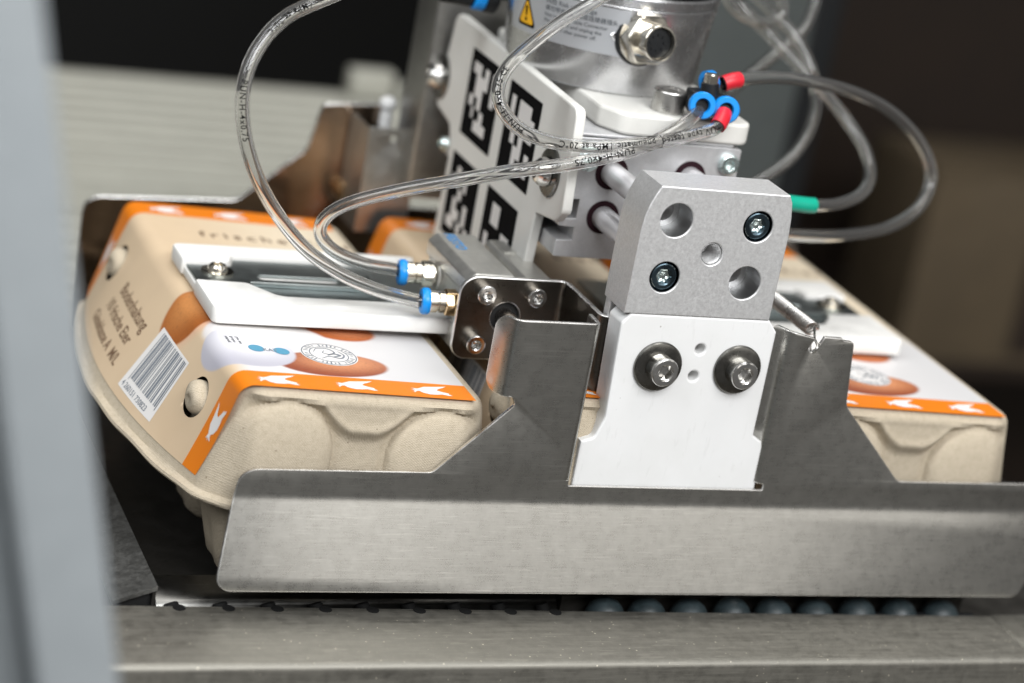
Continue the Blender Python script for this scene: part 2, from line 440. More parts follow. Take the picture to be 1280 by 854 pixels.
# ================================================================== egg conveyor under the gripper
t = thing('egg_conveyor', 'scratched aluminium egg conveyor with rubber rollers below the steel jaw', 'conveyor', (40, 0, -130))
def rail_y(x): return -11 + (196 - x) * 0.0235
prof = rpoly([(-44.5, -49.0, 2.6), (-11, -48.0, .8), (-11, -62), (-16, -140), (-45.5, -140)], 6)
g = grid(24, len(prof), lambda i, j: (-230 + 436 * i / 23, prof[j][0] + (rail_y(-230 + 436 * i / 23) + 11 if prof[j][0] > -20 else 0), prof[j][1]))
nn = len(prof); g[1].extend([(i * nn + nn - 1, (i + 1) * nn + nn - 1, (i + 1) * nn, i * nn) for i in range(23)]); g[1].append(tuple(range(nn))); g[1].append(tuple(range(23 * nn, 24 * nn)))
build('rail', g, 'rail_aluminium', t, 30)
build('rail_end_cap', box((207.2, -42.5, -140), (240, -8, -48.6), 2.0), 'rail_aluminium', t)
for k in range(9):
    xc = 23.0 - k * 17.3; yb = rail_y(xc)
    build('axle_stub_and_notch', join(lathe((xc, 2.0, -53.2), (-.25, .35, .9), [(2.5, -2), (2.6, 2.4), (2.3, 3.0), (.05, 3.1)], 20, rfun=lambda r, a: r), cyl((xc, yb - 1.6, -47.9), (xc, yb - 1.6, -52), 2.3, 18)), 'axle_black', t)  # stub, plus a black cylinder standing in for a shaded rail notch
# tray with its bent front lip and sloping side guide
path = [(2.2, -56), (2.6, -53.5), (3.6, -51.6), (5.2, -50.2), (7.4, -49.2), (10, -48.5), (13, -48.2), (20, -48.2)]
g = grid(2, len(path), lambda i, j: ((-121, 29)[i], path[j][0], path[j][1]))
g2 = grid(2, len(path), lambda i, j: ((-121, 29)[i], path[j][0] + .9, path[j][1] - 1.0))
build('tray_lip', join(g, g2, ([(29, 2.2, -56), (29, 20, -56), (29, 20, -48.2), (29, 13, -48.2), (29, 7.4, -49.2), (29, 3.6, -51.6)], [(0, 1, 2, 3, 4, 5)])), 'shaded_lip_steel', t)
prof = [(-121, -45), (-136, -50.6), (-136, -52), (-121, -46.6)]
def sg(i, j): return (prof[j][0], (4.5, 420)[i], prof[j][1])
g = grid(2, 4, sg); g[1].append((0, 4, 7, 3))
build('side_guide', join(g, ([sg(0, 0), sg(0, 1), sg(0, 2), sg(0, 3)], [(0, 1, 2, 3)])), 'guide_steel', t)
build('guide_hollow_shade', ([(-121.1, 7, -47.2), (-135, 7, -52.2), (-135, 7, -56), (-121.1, 7, -56)], [(0, 1, 2, 3)]), 'painted_hole_shade', t)  # black sheet painting the shade inside the open guide
build('side_guide_wall', box((-122.4, 5, -75), (-121.2, 420, -46.8)), 'tray_dark', t)
build('tray_floor', box((-120.9, 14, -70), (320, 420, -66)), 'tray_dark', t)
r0 = None
for k in range(9):
    xc = (46.3, 63.3, 80.9, 98.7, 116.5, 134.5, 152.9, 171.4, 190.3)[k]
    R_ = 7.5
    prof = [(max(.05, R_ * sin(pi * q / 18)), R_ - R_ * cos(pi * q / 18)) for q in range(19)]
    build('roller', lathe((xc, -1.5, -60.9 - (k % 3) * .3), (0, 0, 1), prof, 30), 'roller_rubber', t, 60)
build('roller_axle', cyl((33, -1.5, -54), (205, -1.5, -54), 2, 14), 'black_plastic', t)
build('roller_trough', box((32, 7, -90), (205, 9, -49.5)), 'tray_dark', t)

# ================================================================== egg cartons
W_, L_, H_, RR = 90.0, 198.0, 42.0, 5.0
BUL = 18.0
def Bv(v):
    q = v / L_; return 4 + BUL * (1 - (2 * q - 1) ** 2) + 6 * q
def lidS(u, v, off=0.0):
    """top sheet and left side of the lid: u across (negative = down the left side), v from front to back"""
    def wall(w): k = w / (H_ + 2); return Vector((-Bv(v) * k, v, -H_ * k))
    if u >= RR: return Vector((u, v, off))
    if u <= -RR:
        n = Vector((-H_, 0, Bv(v))).normalized(); return wall(-u) + n * off
    s = (RR - u) / (2 * RR); a = Vector((RR, v, 0)); b = Vector((0, v, 0)); c = wall(RR)
    p = a * (1 - s) ** 2 + b * 2 * s * (1 - s) + c * s * s
    tg = (b - a) * (2 * (1 - s)) + (c - b) * (2 * s); n = Vector((tg.z, 0, -tg.x)).normalized()
    if n.z < 0 and n.x > 0: n = -n
    if n.z < 0: n = -n
    return p + n * off
def warp(u, v):
    # the front edge of the label runs backwards down the side, so its band narrows there
    q = max(0.0, -u / 40.0); f = 10.5 * q; e = 14.2 + 5.5 * q
    if v < 14.2: return f + v * (e - f) / 14.2
    if v < 48: return e + (v - 14.2) * (48 - e) / (48 - 14.2)
    return v
def in_hole(u, v, grow=1.0):
    for vc, uc in ((31, -18.5), (L_ - 31, -17.5)):
        if ((v - vc) / (7.8 * grow)) ** 2 + ((u - uc) / (7.6 * grow)) ** 2 < 1: return True
    return False
def snap(u, v):
    for vc, uc in ((31, -18.5), (L_ - 31, -17.5)):
        a, b = (v - vc) / 7.8, (u - uc) / 7.6; r = sqrt(a * a + b * b)
        if .84 < r < 1.16: return uc + (u - uc) / r, vc + (v - vc) / r
    return u, v
RC = 9.0
def outline_pts():
    pts = []   # (x, y, nx, ny) counter-clockwise from the front-left corner
    def side(a, b, n, k):
        for i in range(k): q = i / k; pts.append((a[0] + (b[0] - a[0]) * q, a[1] + (b[1] - a[1]) * q, *n))
    def arc(cx, cy, a0, k=10):
        for i in range(k): a = a0 + pi / 2 * i / k; pts.append((cx + RC * cos(a), cy + RC * sin(a), cos(a), sin(a)))
    side((RC, 0), (W_ - RC, 0), (0, -1), 120); arc(W_ - RC, RC, -pi / 2)
    side((W_, RC), (W_, L_ - RC), (1, 0), 90); arc(W_ - RC, L_ - RC, 0)
    side((W_ - RC, L_), (RC, L_), (0, 1), 40); arc(RC, L_ - RC, pi / 2)
    side((0, L_ - RC), (0, RC), (-1, 0), 150); arc(RC, RC, pi)
    return pts
def sstep(a, b, x): x = min(1, max(0, (x - a) / (b - a))); return x * x * (3 - 2 * x)
def front_relief(x, z):
    rec = 3.0 * sstep(-2.0, -6, z); d = 0.0
    near = 9.0
    for cx in (17.5, 74.5):
        dz = z + 23.5; dx = x - cx
        r = sqrt(dx * dx + dz * dz) / 18.5 if dz > 0 else abs(dx) / 18.5
        near = min(near, r)
        if r < 1: d = max(d, 5.6 * sqrt(max(0.0, 1 - r * r)) ** .7)
        d -= .55 * exp(-((r - 1.07) / .08) ** 2)
    if 2 < x < 91:
        xe = min(1.0, abs(x - 46) / 16.5)
        ze = -16.0 + 9 * max(0.0, (xe - .25) / .75) ** 1.6
        out = sstep(.96, 1.08, near)
        out *= sstep(2, 12, x) * sstep(91, 81, x)
        d += out * 2.9 * sstep(ze - 3.2, ze + 3.0, z) * sstep(-1, -6, z)
        d += out * .5 * exp(-((z - ze - 2.4) / 1.8) ** 2)
    return (d - rec) * sstep(-.6, -4.6, z) * sstep(-42, -37, z)
PT = outline_pts(); NP = len(PT)
TS = [-RR, -RR * .6, -RR * .2, RR * .2, RR * .6, RR] + [RR + (H_ + 2 - RR) * (i / 48) for i in range(1, 49)]
def ring_pt(i, w):
    x, y, nx, ny = PT[i]
    bx = (Bv(y) if nx < 0 else 9.0) * abs(nx) ** 1.5 ; by = (3.2 if ny < 0 else 9.0) * abs(ny) ** 1.5
    def top(q): return Vector((x - nx * q, y - ny * q, 0))
    def wall(q):
        k = q / (H_ + 2); return Vector((x + nx * abs(bx) * k, y + ny * by * k, -H_ * k))
    if w <= -RR: p = top(-w)
    elif w >= RR: p = wall(w)
    else:
        s = (w + RR) / (2 * RR); p = top(RR) * (1 - s) ** 2 + Vector((x, y, 0)) * 2 * s * (1 - s) + wall(RR) * s * s
    if abs(ny) > .55 and p.z < -1:
        f = sstep(.55, .95, abs(ny)); d = front_relief(min(max(p.x, -2), 93), p.z) * f
        p = p + Vector((0, ny * d, 0))
    return p
def make_lid():
    rows = [[ring_pt(i, w) for i in range(NP)] for w in TS]
    for i in range(NP): pass
    ends = []
    for dr, dz in ((1.2, -.6), (2.6, -1.0), (3.0, -2.0), (2.4, -2.9), (0.2, -2.6), (-1.5, -1.5)):
        row = []
        for i in range(NP):
            p = rows[-1][i]; nx, ny = PT[i][2:]
            k = ends and 0
            wob = .35 * sin(i * .21) + .25 * sin(i * .083 + 1)
            row.append(Vector((p.x + nx * dr, p.y + ny * dr * .55, p.z + dz + wob)))
        ends.append(row)
    inner = []
    for q in (9, 17, 26, 34):
        inner.append([Vector((min(max(x - nx * q, 40 if q > 30 else q), W_ - (40 if q > 30 else q)), min(max(y - ny * q, q), L_ - q), 0.0)) for x, y, nx, ny in PT])
    allrows = inner[::-1] + rows + ends
    V = [p for r in allrows for p in r]; F = []
    for k in range(len(allrows) - 1):
        for i in range(NP):
            j = (i + 1) % NP
            q = (k * NP + i, (k + 1) * NP + i, (k + 1) * NP + j, k * NP + j)
            c = sum((V[a] for a in q), Vector()) / 4
            if PT[i][2] < -.9 and c.z < -4 and in_hole(c.z / H_ * (H_ + 2), c.y, 1.12): continue
            F.append(q)
    F.append(tuple(range(NP)))
    return V, F
def label_shader():
    t = NT('carton_label')
    uv = t.n('ShaderNodeUVMap'); sp = t.n('ShaderNodeSeparateXYZ'); t.l(uv.outputs[0], sp.inputs[0])
    u = t.math('MULTIPLY_ADD', sp.outputs[0], 200.0, -80.0); v = t.math('MULTIPLY', sp.outputs[1], 200.0)
    def ell(cu, cv, ru, rv, soft=.06, rot=0.0):
        du = t.math('SUBTRACT', u, cu); dv = t.math('SUBTRACT', v, cv); c, s = cos(rot), sin(rot)
        a = t.math('DIVIDE', t.math('ADD', t.math('MULTIPLY', du, c), t.math('MULTIPLY', dv, s)), ru)
        b = t.math('DIVIDE', t.math('SUBTRACT', t.math('MULTIPLY', dv, c), t.math('MULTIPLY', du, s)), rv)
        r = t.math('SQRT', t.math('ADD', t.math('MULTIPLY', a, a), t.math('MULTIPLY', b, b)))
        return t.mapr(r, 1 - soft, 1 + soft, 1, 0), r
    ob = t.obj(); n = t.noise(ob, 60, 4); speck = t.noise(ob, 900, 3)
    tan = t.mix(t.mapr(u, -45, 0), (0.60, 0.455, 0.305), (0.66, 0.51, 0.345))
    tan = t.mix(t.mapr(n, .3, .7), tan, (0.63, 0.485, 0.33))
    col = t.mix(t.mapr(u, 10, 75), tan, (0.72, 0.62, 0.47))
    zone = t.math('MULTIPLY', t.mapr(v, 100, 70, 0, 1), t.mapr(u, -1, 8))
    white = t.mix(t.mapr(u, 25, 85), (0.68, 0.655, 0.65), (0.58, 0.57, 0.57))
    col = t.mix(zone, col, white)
    def egg(cu, cv, ru, rv, dark, light, soft=.06, rot=0.0, amt=1.0):
        nonlocal col
        msk, r = ell(cu, cv, ru, rv, soft, rot)
        _, hl = ell(cu + ru * .2, cv + rv * .3, ru * 1.25, rv * 1.25, .1, rot)
        body = t.mix(t.mapr(hl, .15, 1.0), light, dark)
        body = t.mix(t.mapr(speck, .45, .95), body, t.mix(.5, body, (.1, .05, .03))) if dark[2] < .1 else body
        col = t.mix(t.math('MULTIPLY', msk, amt), col, body)
    egg(18, 70, 30, 14, (0.72, 0.36, 0.22), (0.80, 0.45, 0.30), .30, 0, .9)
    egg(-1, 77, 16, 15.5, (0.36, 0.11, 0.025), (0.60, 0.25, 0.08), .06)
    egg(52, 61, 13, 10, (0.44, 0.12, 0.035), (0.68, 0.30, 0.15), .10)
    egg(20, 52, 23, 12.5, (0.66, 0.63, 0.62), (0.76, 0.74, 0.73), .07)
    egg(39, 26, 21, 11.5, (0.26, 0.06, 0.025), (0.62, 0.26, 0.12), .06, .1)
    egg(9, 36, 18.5, 17, (0.46, 0.45, 0.51), (0.72, 0.71, 0.74), .04, -.35)
    band = t.math('ADD', t.math('LESS_THAN', v, 14.2), t.math('GREATER_THAN', v, 183.0))
    band = t.math('MULTIPLY', band, t.math('SUBTRACT', 1.0, t.math('GREATER_THAN', v, 197.6)))
    edge = t.mapr(v, 8.6, 15.0, 0.0, 0.0)
    col = t.mix(band, col, (0.72, 0.195, 0.010))
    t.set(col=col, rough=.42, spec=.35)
    t.bump(n, .05)
    M['carton_label'] = t.m
label_shader()
def make_label(parent):
    us = [-40.5 + i * 1.35 for i in range(26)] + [-5.0 + i * .714 for i in range(15)] + [5 + i * 3.6 for i in range(1, 23)] + [85.0]
    us = sorted(set(round(a, 3) for a in us)); vs_ = [0.6 + (L_ - 1.0) * j / 150 for j in range(151)]
    V, F = [], []
    def wob(v): return .12 * sin(v * .11) + .1 * sin(v * .37 + 1)
    for a in us:
        for b in vs_:
            lim = -40.5 + .0 * b
            vv = warp(a, b)
            p = lidS(a, vv, .28)
            if a < -3: p = lidS(*snap(a, vv), .28)
            V.append(p)
    nv = len(vs_)
    for i in range(len(us) - 1):
        for j in range(nv - 1):
            ua = (us[i] + us[i + 1]) / 2; va = (vs_[j] + vs_[j + 1]) / 2
            if ua < -3 and in_hole(ua, warp(ua, va), .97): continue
            if us[i] < -30 and (va < 1.5 + (-30 - us[i]) * .0): pass
            F.append((i * nv + j, i * nv + j + 1, (i + 1) * nv + j + 1, (i + 1) * nv + j))
    me = bpy.data.meshes.new('label')
    me.from_pydata([p * K for p in V], [], F)
    uvl = me.uv_layers.new(name='UVMap')
    flat = [(a, b) for a in us for b in vs_]
    for lp in me.loops:
        a, b = flat[lp.vertex_index]; uvl.data[lp.index].uv = ((a + 80) / 200, b / 200)
    for p in me.polygons: p.use_smooth = True
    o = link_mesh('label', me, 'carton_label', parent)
    return o
def lid_at(u, v, off): return lidS(u, warp(u, v), off)
def decal(geo2, fn, off=.45): return xf(geo2, lambda a, b, c: tuple(lid_at(*fn(a, b), off)))
HEN = [(-6.2, -1.9), (-5.2, -1.2), (-5.3, -2.4), (-4.3, -1.3), (-3.4, -1.0), (-2.6, -2.2), (-0.6, -3.1), (1.6, -3.0), (3.4, -2.6), (5.4, -3.3), (6.6, -3.1),
       (5.6, -2.2), (6.0, -1.6), (4.2, -0.9), (2.6, 0.1), (3.4, 1.2), (5.2, 2.2), (6.8, 3.4), (4.6, 3.0), (1.8, 2.5), (-0.8, 2.2), (-2.6, 1.1), (-3.6, 0.5), (-5.4, 0.9), (-4.6, 0.1), (-5.9, -.5), (-4.4, -.5)]
def hen_geo(uc, vc, s=1.0, fl=1):
    g = plate(HEN, (), .02, .0, [('x', q) for q in (-4, -2, 0, 2, 4)])
    g = ([v for v in g[0]], g[1])
    return decal(g, lambda a, b: (uc + a * s * .86, vc + b * s * fl * .96), .42)
BARS = [1, 1, 2, 1, 1, 3, 2, 1, 1, 2, 1, 1, 3, 1, 2, 2, 1, 1, 1, 3, 1, 2, 1, 1, 2, 1, 3, 1, 1, 2, 2, 1, 1, 1, 3, 2, 1, 1]
def make_carton(text):
    root = thing('egg_carton', text, 'egg carton', (0, 0, 0), 'egg cartons held by the gripper')
    lid = build('lid', make_lid(), 'pulp', root, 40)
    # base: two rows of tapered cups hanging from a flat rim
    rim = xf(plate(rpoly([(1, 2, 12), (W_ + 1, 2, 12), (W_ + 1, L_ + 2, 12), (1, L_ + 2, 12)], 8), (), 2.2, .8), lambda a, b, c: (a, b, c - H_ - 6.5))
    gs = [rim]
    for ix in range(2):
        for iy in range(4):
            cx = 24.5 + ix * 44; cy = 26 + iy * 48.7
            n = 40
            rows = [(24.6, -H_ - 6.5), (23.4, -H_ - 10), (21.5, -H_ - 18), (19.0, -H_ - 27), (17, -H_ - 34), (13, -H_ - 37.5), (4, -H_ - 38.5)]
            def cup(i, j):
                a = 2 * pi * i / n; r, z = rows[j]
                sq = (abs(cos(a)) ** 3.2 + abs(sin(a)) ** 3.2) ** (-1 / 3.2)
                sc = 1 - .06 * max(0, cos(4 * a)) * (j > 1)
                return (cx + r * sq * cos(a) * sc, cy + r * sq * sin(a) * sc, z)
            g = grid(n, len(rows), cup, True); g[1].append(tuple(range(len(rows) - 1, n * len(rows), len(rows)))); gs.append(g)
    build('base', join(*gs), 'pulp', root, 50)
    for vc, uc in ((31, -18.5), (L_ - 31, -17.5)):
        p = lidS(uc, vc, -1.5); V, F = [], []
        n_ = Vector((-H_, 0, Bv(vc))).normalized(); up = Vector((Bv(vc), 0, H_)).normalized(); al = Vector((0, 1, 0))
        def kn(i, j):
            a = 2 * pi * i / 28; b = pi / 2 * j / 9
            return tuple(p + al * (7.7 * cos(a) * cos(b) ** .5) + up * ((6.3 + .8 * cos(a)) * sin(a) * cos(b) ** .5 - .2) + n_ * (6.0 * sin(b) - 1.0 + 1.0 * sin(a)))
        build('closure_knob', grid(28, 10, kn, True), 'pulp', root, 60)
        q = [tuple(p + al * a_ * 12 + up * b_ * 13 - n_ * 4.5) for a_, b_ in ((-1, -1), (1, -1), (1, 1), (-1, 1))]
        build('knob_recess', (q, [(0, 1, 2, 3)]), 'pulp', root)
    lab = make_label(root)
    for uc, vc in ((13.2, 7.4), (41.5, 7.4), (69.3, 7.4), (14, 190.0), (41, 190.0), (67, 190.0), (-20.5, 7.3), (-22, 190.2)):
        build('hen_print', hen_geo(uc, vc, 1.36, 1), 'white_print', lab)
    # barcode: white patch, then bars and digits
    pg = grid(14, 12, lambda i, j: (-37.4 + i * 24.7 / 13, 49.0 + j * 35.0 / 11, 0))
    patch = build('barcode_patch', decal(pg, lambda a, b: (a, b), .36), 'white_print', lab)
    gs = []; v = 50.5
    for k, b in enumerate(BARS):
        wd = b * .52
        if k % 2 == 0:
            u0 = -32.4 if 1 < k < len(BARS) - 3 else -33.4
            gs.append(grid(5, 2, lambda i, j, v=v, wd=wd, u0=u0: (u0 + i * (-13.6 - u0) / 4, v + j * wd, 0)))
        v += wd
    bars = build('barcode_bars', decal(join(*gs), lambda a, b: (a, b), .46), 'grey_blue_print', lab); bars['kind'] = 'stuff'
    dg = xf(text_geo('4 260151 730823', 3.0), lambda a, b, c: (a, b, c))
    build('lettering', decal(dg, lambda a, b: (-36.3 + b, 82.0 - a * 1.25), .46), 'grey_blue_print', lab)
    for s, uu, v0, sz in (('Bodenhaltung', -20.6, 141, 6.8), ('10 frische Eier', -28.0, 144, 6.4), ('G\u00fcteklasse A  M/L', -35.4, 150, 6.0)):
        build('lettering', decal(text_geo(s, sz), lambda a, b, uu=uu, v0=v0: (uu + b, v0 - a * 1.18), .4), 'brown_print', lab)
    build('lettering', decal(text_geo('frische Eier', 9.5, spacing=1.4), lambda a, b: (22 + a, 159 + b), .4), 'brown_print', lab)
    # round stamp: white disc, dark rings, curled figure
    def disc(cx, cy, r, r2=0, n=40): return (grid(n, 2, lambda i, j: (cx + (r, r2)[j] * cos(2 * pi * i / n), cy + (r, r2)[j] * sin(2 * pi * i / n), 0), True))
    st = build('stamp', decal(disc(40.4, 35.5, 10.6, .1), lambda a, b: (a, b), .36), 'white_print', lab)
    gs = [disc(40.4, 35.5, 10.2, 9.75), disc(40.4, 35.5, 7.3, 6.9)]
    def stroke(pts, wd):
        pts = spline([(a, b, 0) for a, b in pts], 8); out = []
        for i, p in enumerate(pts):
            d = (pts[min(i + 1, len(pts) - 1)] - pts[max(i - 1, 0)]).normalized(); nn = Vector((-d.y, d.x, 0)); k = sin(pi * (i + .6) / (len(pts) + .2)) * .7 + .3
            out += [tuple(p + nn * wd * k), tuple(p - nn * wd * k)]
        return out, [(2 * i, 2 * i + 1, 2 * i + 3, 2 * i + 2) for i in range(len(pts) - 1)]
    gs += [stroke([(35, 37), (37, 40.5), (41, 41), (43, 38), (41, 35.6), (38.4, 36.6), (39.5, 39)], .35), stroke([(36.5, 31), (40, 33.4), (44, 32.2), (46, 35.5), (44.6, 39)], .4), stroke([(39.6, 34.4), (42.2, 36.2), (44.4, 35), (41.4, 33.2)], .6)]
    for k in range(36):
        a = 2 * pi * k / 36; r = 8.55; h = .55 + .3 * ((k * 7) % 3)
        if k % 6 == 5: continue
        gs.append(([(40.4 + (r + dr) * cos(a + da), 35.5 + (r + dr) * sin(a + da), 0) for dr, da in ((-h, -.035), (h, -.035), (h, .03), (-h, .03))], [(0, 1, 2, 3)]))
    s2 = build('stamp_print', decal(join(*gs), lambda a, b: (a, b), .46), 'grey_blue_print', lab)
    gs = [disc(13.6, 36.3, 2.9, .05), disc(22.6, 35.2, 2.9, .05)]
    build('logo_print', decal(join(*[xf(g, lambda a, b, c: (a, 36 + (b - 36) * 1.1, c)) for g in gs]), lambda a, b: (a, b), .42), 'teal_print', lab)
    build('lettering', decal(text_geo('KAT', 3.2, 'CENTER'), lambda a, b: (18.5 + a * .9, 34.2 + b * 1.2), .44), 'grey_blue_print', lab)
    for k, s in enumerate(('Eier aus', 'Boden-', 'haltung')):
        build('lettering', decal(text_geo(s, 2.2), lambda a, b, k=k: (9.2 - k * 2.0 - b * .8, 46.5 - a), .4), 'grey_print', lab)
    return root
car = make_carton('front-left beige pulp egg carton whose side text and barcode show beside the grey column')
def place(o, x, y, z, tilt, yaw=0.0):
    o.location = Vector((x, y, z)) * K; o.rotation_euler = (0, radians(tilt), radians(yaw))
place(car, -100.5, 7.7, 29.0, 2.0)
BUL = 3.0
c2 = make_carton('middle beige egg carton mostly hidden behind the white finger block'); place(c2, 11.0, 8.2, 29.2, 1.6, .2)
c3 = copy_tree(c2); place(c3, 118.6, 7.6, 29.8, 1.6, -.2); c3['label'] = 'rearmost-right beige egg carton showing beside the jaw tower with the spring hook'
# ================================================================== gripper
GR = thing('robot_gripper', 'aluminium and white plastic robot gripper with steel jaws gripping egg cartons', 'robot gripper', (60, 125, 120))
# --- front jaw: one bent sheet
def bend(p, s0, R, th):
    """p = (s, n): distance past the bend line and offset along the sheet normal; returns (along, out)"""
    s, n = p
    if s <= s0: return s, n
    a = min((s - s0) / R, th); e = s - s0 - a * R
    return s0 + (R + n) * sin(a) + e * cos(a) - 0, n + (R + n) * (1 - cos(a)) * -1 + 0 * e - e * sin(a) + 0
T = 1.6
def bend2(s, n, R, th):
    """arc-length s past the bend, sheet offset n (towards the outside of the bend); returns (x along, y towards the inside)"""
    if s <= 0: return s, -n
    a = min(s / R, th); e = max(0.0, s - a * R)
    return (R + n) * sin(a) + e * cos(a), R - (R + n) * cos(a) + e * sin(a)
JAW = rpoly([(-17.5, 60.0, 6), (31.6, 60.2, 1), (31.6, .4, .5), (22.1, .4, .5), (22.1, -1.8, .5), (100.6, -1.8, .5), (100.6, .4, .5), (91, .4, 2), (91, 61.2, 2), (100, 60.6, 2),
             (108.4, 58.8), (107.2, 56.6), (106.2, 54.8, .8), (107.4, 53.2, .8), (109.6, 54.6, .8), (110.6, 56.6), (111.9, 59.6, .5), (119.2, 59.4, .6), (120.0, 58.6), (124.6, 58.2, 2), (127.6, 33, 6), (157.4, 3.0, 5), (233, 3.4, 4), (232.5, -20),
             (216.5, -42.4, 5), (-105.4, -41.4, 5), (-99.2, 1.9, 7), (-30.4, 2.2, 4), (-4.2, 28.6, 1.2), (-5.6, 31.4, 1.2), (-17.5, 31.0, 6)], 6)
cuts = [('x', q) for q in (-6, -7.2, -8.4, -9.6, 20.0, 20.8, 21.6, 22.4, 23.2, 101.5, 100.3, 99.1, 97.9, 96.7)] + [('y', q) for q in (-7, -7.8, -8.6, -9.4, -10.2, -11, -11.8)]
g = plate(JAW, (), T, .35, cuts)
LEAN = JL = radians(-13)
def jaw_map(x, z, c):
    n = c                                    # +c = front side of the sheet
    if z > .2 and x < -6 and z > 27:         # left flange of the left tower, bent back 62 degrees
        a, b = bend2(-6 - x, n, 4.0, radians(62)); return (-6 - a, b, z)
    if z > .2 and 20.0 < x < 45:
        a, b = bend2(x - 20.0, n, 2.2, radians(88)); return (20.0 + a, b, z)
    if z > .2 and 60 < x < 101.5:
        a, b = bend2(101.5 - x, n, 4.5, radians(58)); return (101.5 - a, b, z)
    if z < -7:
        a, b = bend2(-7 - z, -n, 9.0, radians(17)); return (x, -b, -7 - a)
    return (x, -n, z)
g = xf(g, jaw_map); g = xf(g, lambda x, y, z: (x, y + T / 2, z))
JW = build('front_jaw', g, 'sheet_steel', GR, 25, 'large bent steel front jaw plate with two towers', edge=('lit_cut_edge', EDGE))
# --- white finger block and its screws
wb = rpoly([(34.0, 64.0, .8), (89.2, 64.0, .6), (92.9, 59.7, .6), (93.0, 19, 1), (97.0, 16.6, 1), (98.4, 13.1, 1), (98.4, -5, 1), (24.4, -5, 1), (24.6, 14.8), (29.4, 16.2, 3), (32.2, 24, 8), (31.0, 60.4, 2)], 6)
sm = [circ(63.9, 51.8, 2.0, 20), circ(63.4, 41.4, 2.0, 20)]
build('finger_block', xf(xz(plate(wb, sm, 11.6, .7), 0), lambda x, y, z: (x, y + 7.9, z)), 'white_plastic', GR, 22, 'white plastic finger block')
build('hole_backing', box((60, 9.5, 39), (68, 9.9, 54)), 'white_plastic', GR)
for x, z in ((48.2, 44.8), (80.0, 44.9)):
    wsh = build('washer', lathe((x, 2.0, z), (0, -1, 0), [(3, 0), (9.3, 0), (9.3, .9), (8.9, 1.3), (7.6, 1.65), (3, 1.9)], 48), 'dark_washer', GR, 22)
    build('socket_screw', screw_head((x, .2, z), (.03, -1, .02), 5.3, 5.4, 2.9, 3.0), 'stainless', GR)
# --- aluminium finger block with counterbored holes
al = [(31.2, 64.15), (31.1, 95.5), (31.6, 100), (32.7, 104.5), (34.2, 108.2), (35.9, 111.4), (86.2, 111.3), (87.6, 108.6), (88.6, 103), (89.1, 96), (88.8, 64.15)]
HL = [(44, 99.3, 6.2), (76.1, 99.0, 5.75), (60.3, 87.8, 4.2), (43.9, 78.2, 5.75), (75.7, 77.8, 6.2)]
AB = build('aluminium_block', xz(plate(al, [circ(*h, 40) for h in HL], 19.0, .4), 11.5), 'block_aluminium', GR, 22, 'bead-blasted aluminium block with five holes')
build('block_foot', box((32, 16.4, 40), (88.4, 20.8, 64.1), .4), 'block_aluminium', AB)
for x, z, r in (HL[0], HL[4]):
    build('hole_step', lathe((x, 14, z), (0, 1, 0), [(6.19, 0), (4.0, .1), (3.9, 6.8)], 36), 'block_aluminium', AB)
    build('hole_bore', lathe((x, 2.6, z), (0, 1, 0), [(r - .03, 0), (r - .03, 11.3)], 40), 'shaded_bore_metal', AB, 60)
for x, z, r in (HL[1], HL[3]):
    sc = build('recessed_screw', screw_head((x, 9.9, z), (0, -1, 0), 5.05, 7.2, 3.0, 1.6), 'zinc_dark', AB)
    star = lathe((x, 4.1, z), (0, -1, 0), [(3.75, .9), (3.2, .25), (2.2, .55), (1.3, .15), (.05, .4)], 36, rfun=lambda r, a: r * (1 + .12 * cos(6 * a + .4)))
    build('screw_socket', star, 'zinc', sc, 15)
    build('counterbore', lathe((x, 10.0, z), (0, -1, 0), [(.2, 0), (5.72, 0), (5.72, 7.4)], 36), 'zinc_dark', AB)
    gl = []
    for s, a0 in (('8.8', .9), ('STIG', 3.7)):
        gt = text_geo(s, 1.7, 'CENTER')
        gl.append(xf(gt, lambda a, b, c, a0=a0: (x + (3.7 + b) * cos(a0 - a / 4.2), 2.74, z + (3.7 + b) * sin(a0 - a / 4.2))))
    build('head_stamp', join(*gl), 'zinc', AB)
thr = []
for k in range(24):
    thr += [(4.12 if k % 2 else 3.75, k * .5)]
build('thread', lathe((60.3, 2.6, 87.8), (0, 1, 0), thr, 40), 'block_aluminium', AB, 20)
# --- rods and slide body behind it
for x, z in ((44, 97.5), (43.9, 80.2), (76, 98), (76, 80.2)):
    build('guide_rod', cyl((x, 20.5, z), (x, 70, z), 4.35, 32, .3), 'rod_chrome', GR)
    build('rod_seal', lathe((x, 61.75, z), (0, -1, 0), [(4.3, .12), (6.45, .12), (6.45, -1)], 36), 'seal_rubber', GR, 60)
build('rod_flat', box((45.2, 23, 76.6), (47.6, 29, 78.6), .4), 'painted_hole_shade', GR)  # black box painting the shade of a slot in the rod
gb = rpoly([(26.9, 63.8, .8), (93.4, 63.8, .8), (93.4, 70.4, .4), (87, 70.6), (87, 75.6), (93.4, 75.8, .4), (93.4, 78.8, .4), (87, 79.2), (87, 86.5), (93.4, 86.5, .4), (95.4, 89), (95.4, 110.3, .8), (89, 110.6), (27, 110.2, .8),
            (27, 86.3, .4), (33.4, 86.5), (33.4, 79.0), (26.8, 78.6, .4), (26.8, 75.8, .4), (33.4, 75.6), (33.4, 70.5), (26.9, 70.3, .4)], 4)
SB = build('slide_body', xz(plate(gb, (), 128, .2), 126.0), 'anodised_aluminium', GR, 22, 'grey anodised slide body with T-slots')
for x, z in ((90.8, 104.4), (33.5, 101.8)):
    build('body_screw', screw_head((x, 62.2, z), (0, -1, 0), 4.1, 2.4, 2.0, 1.4), 'zinc', SB)
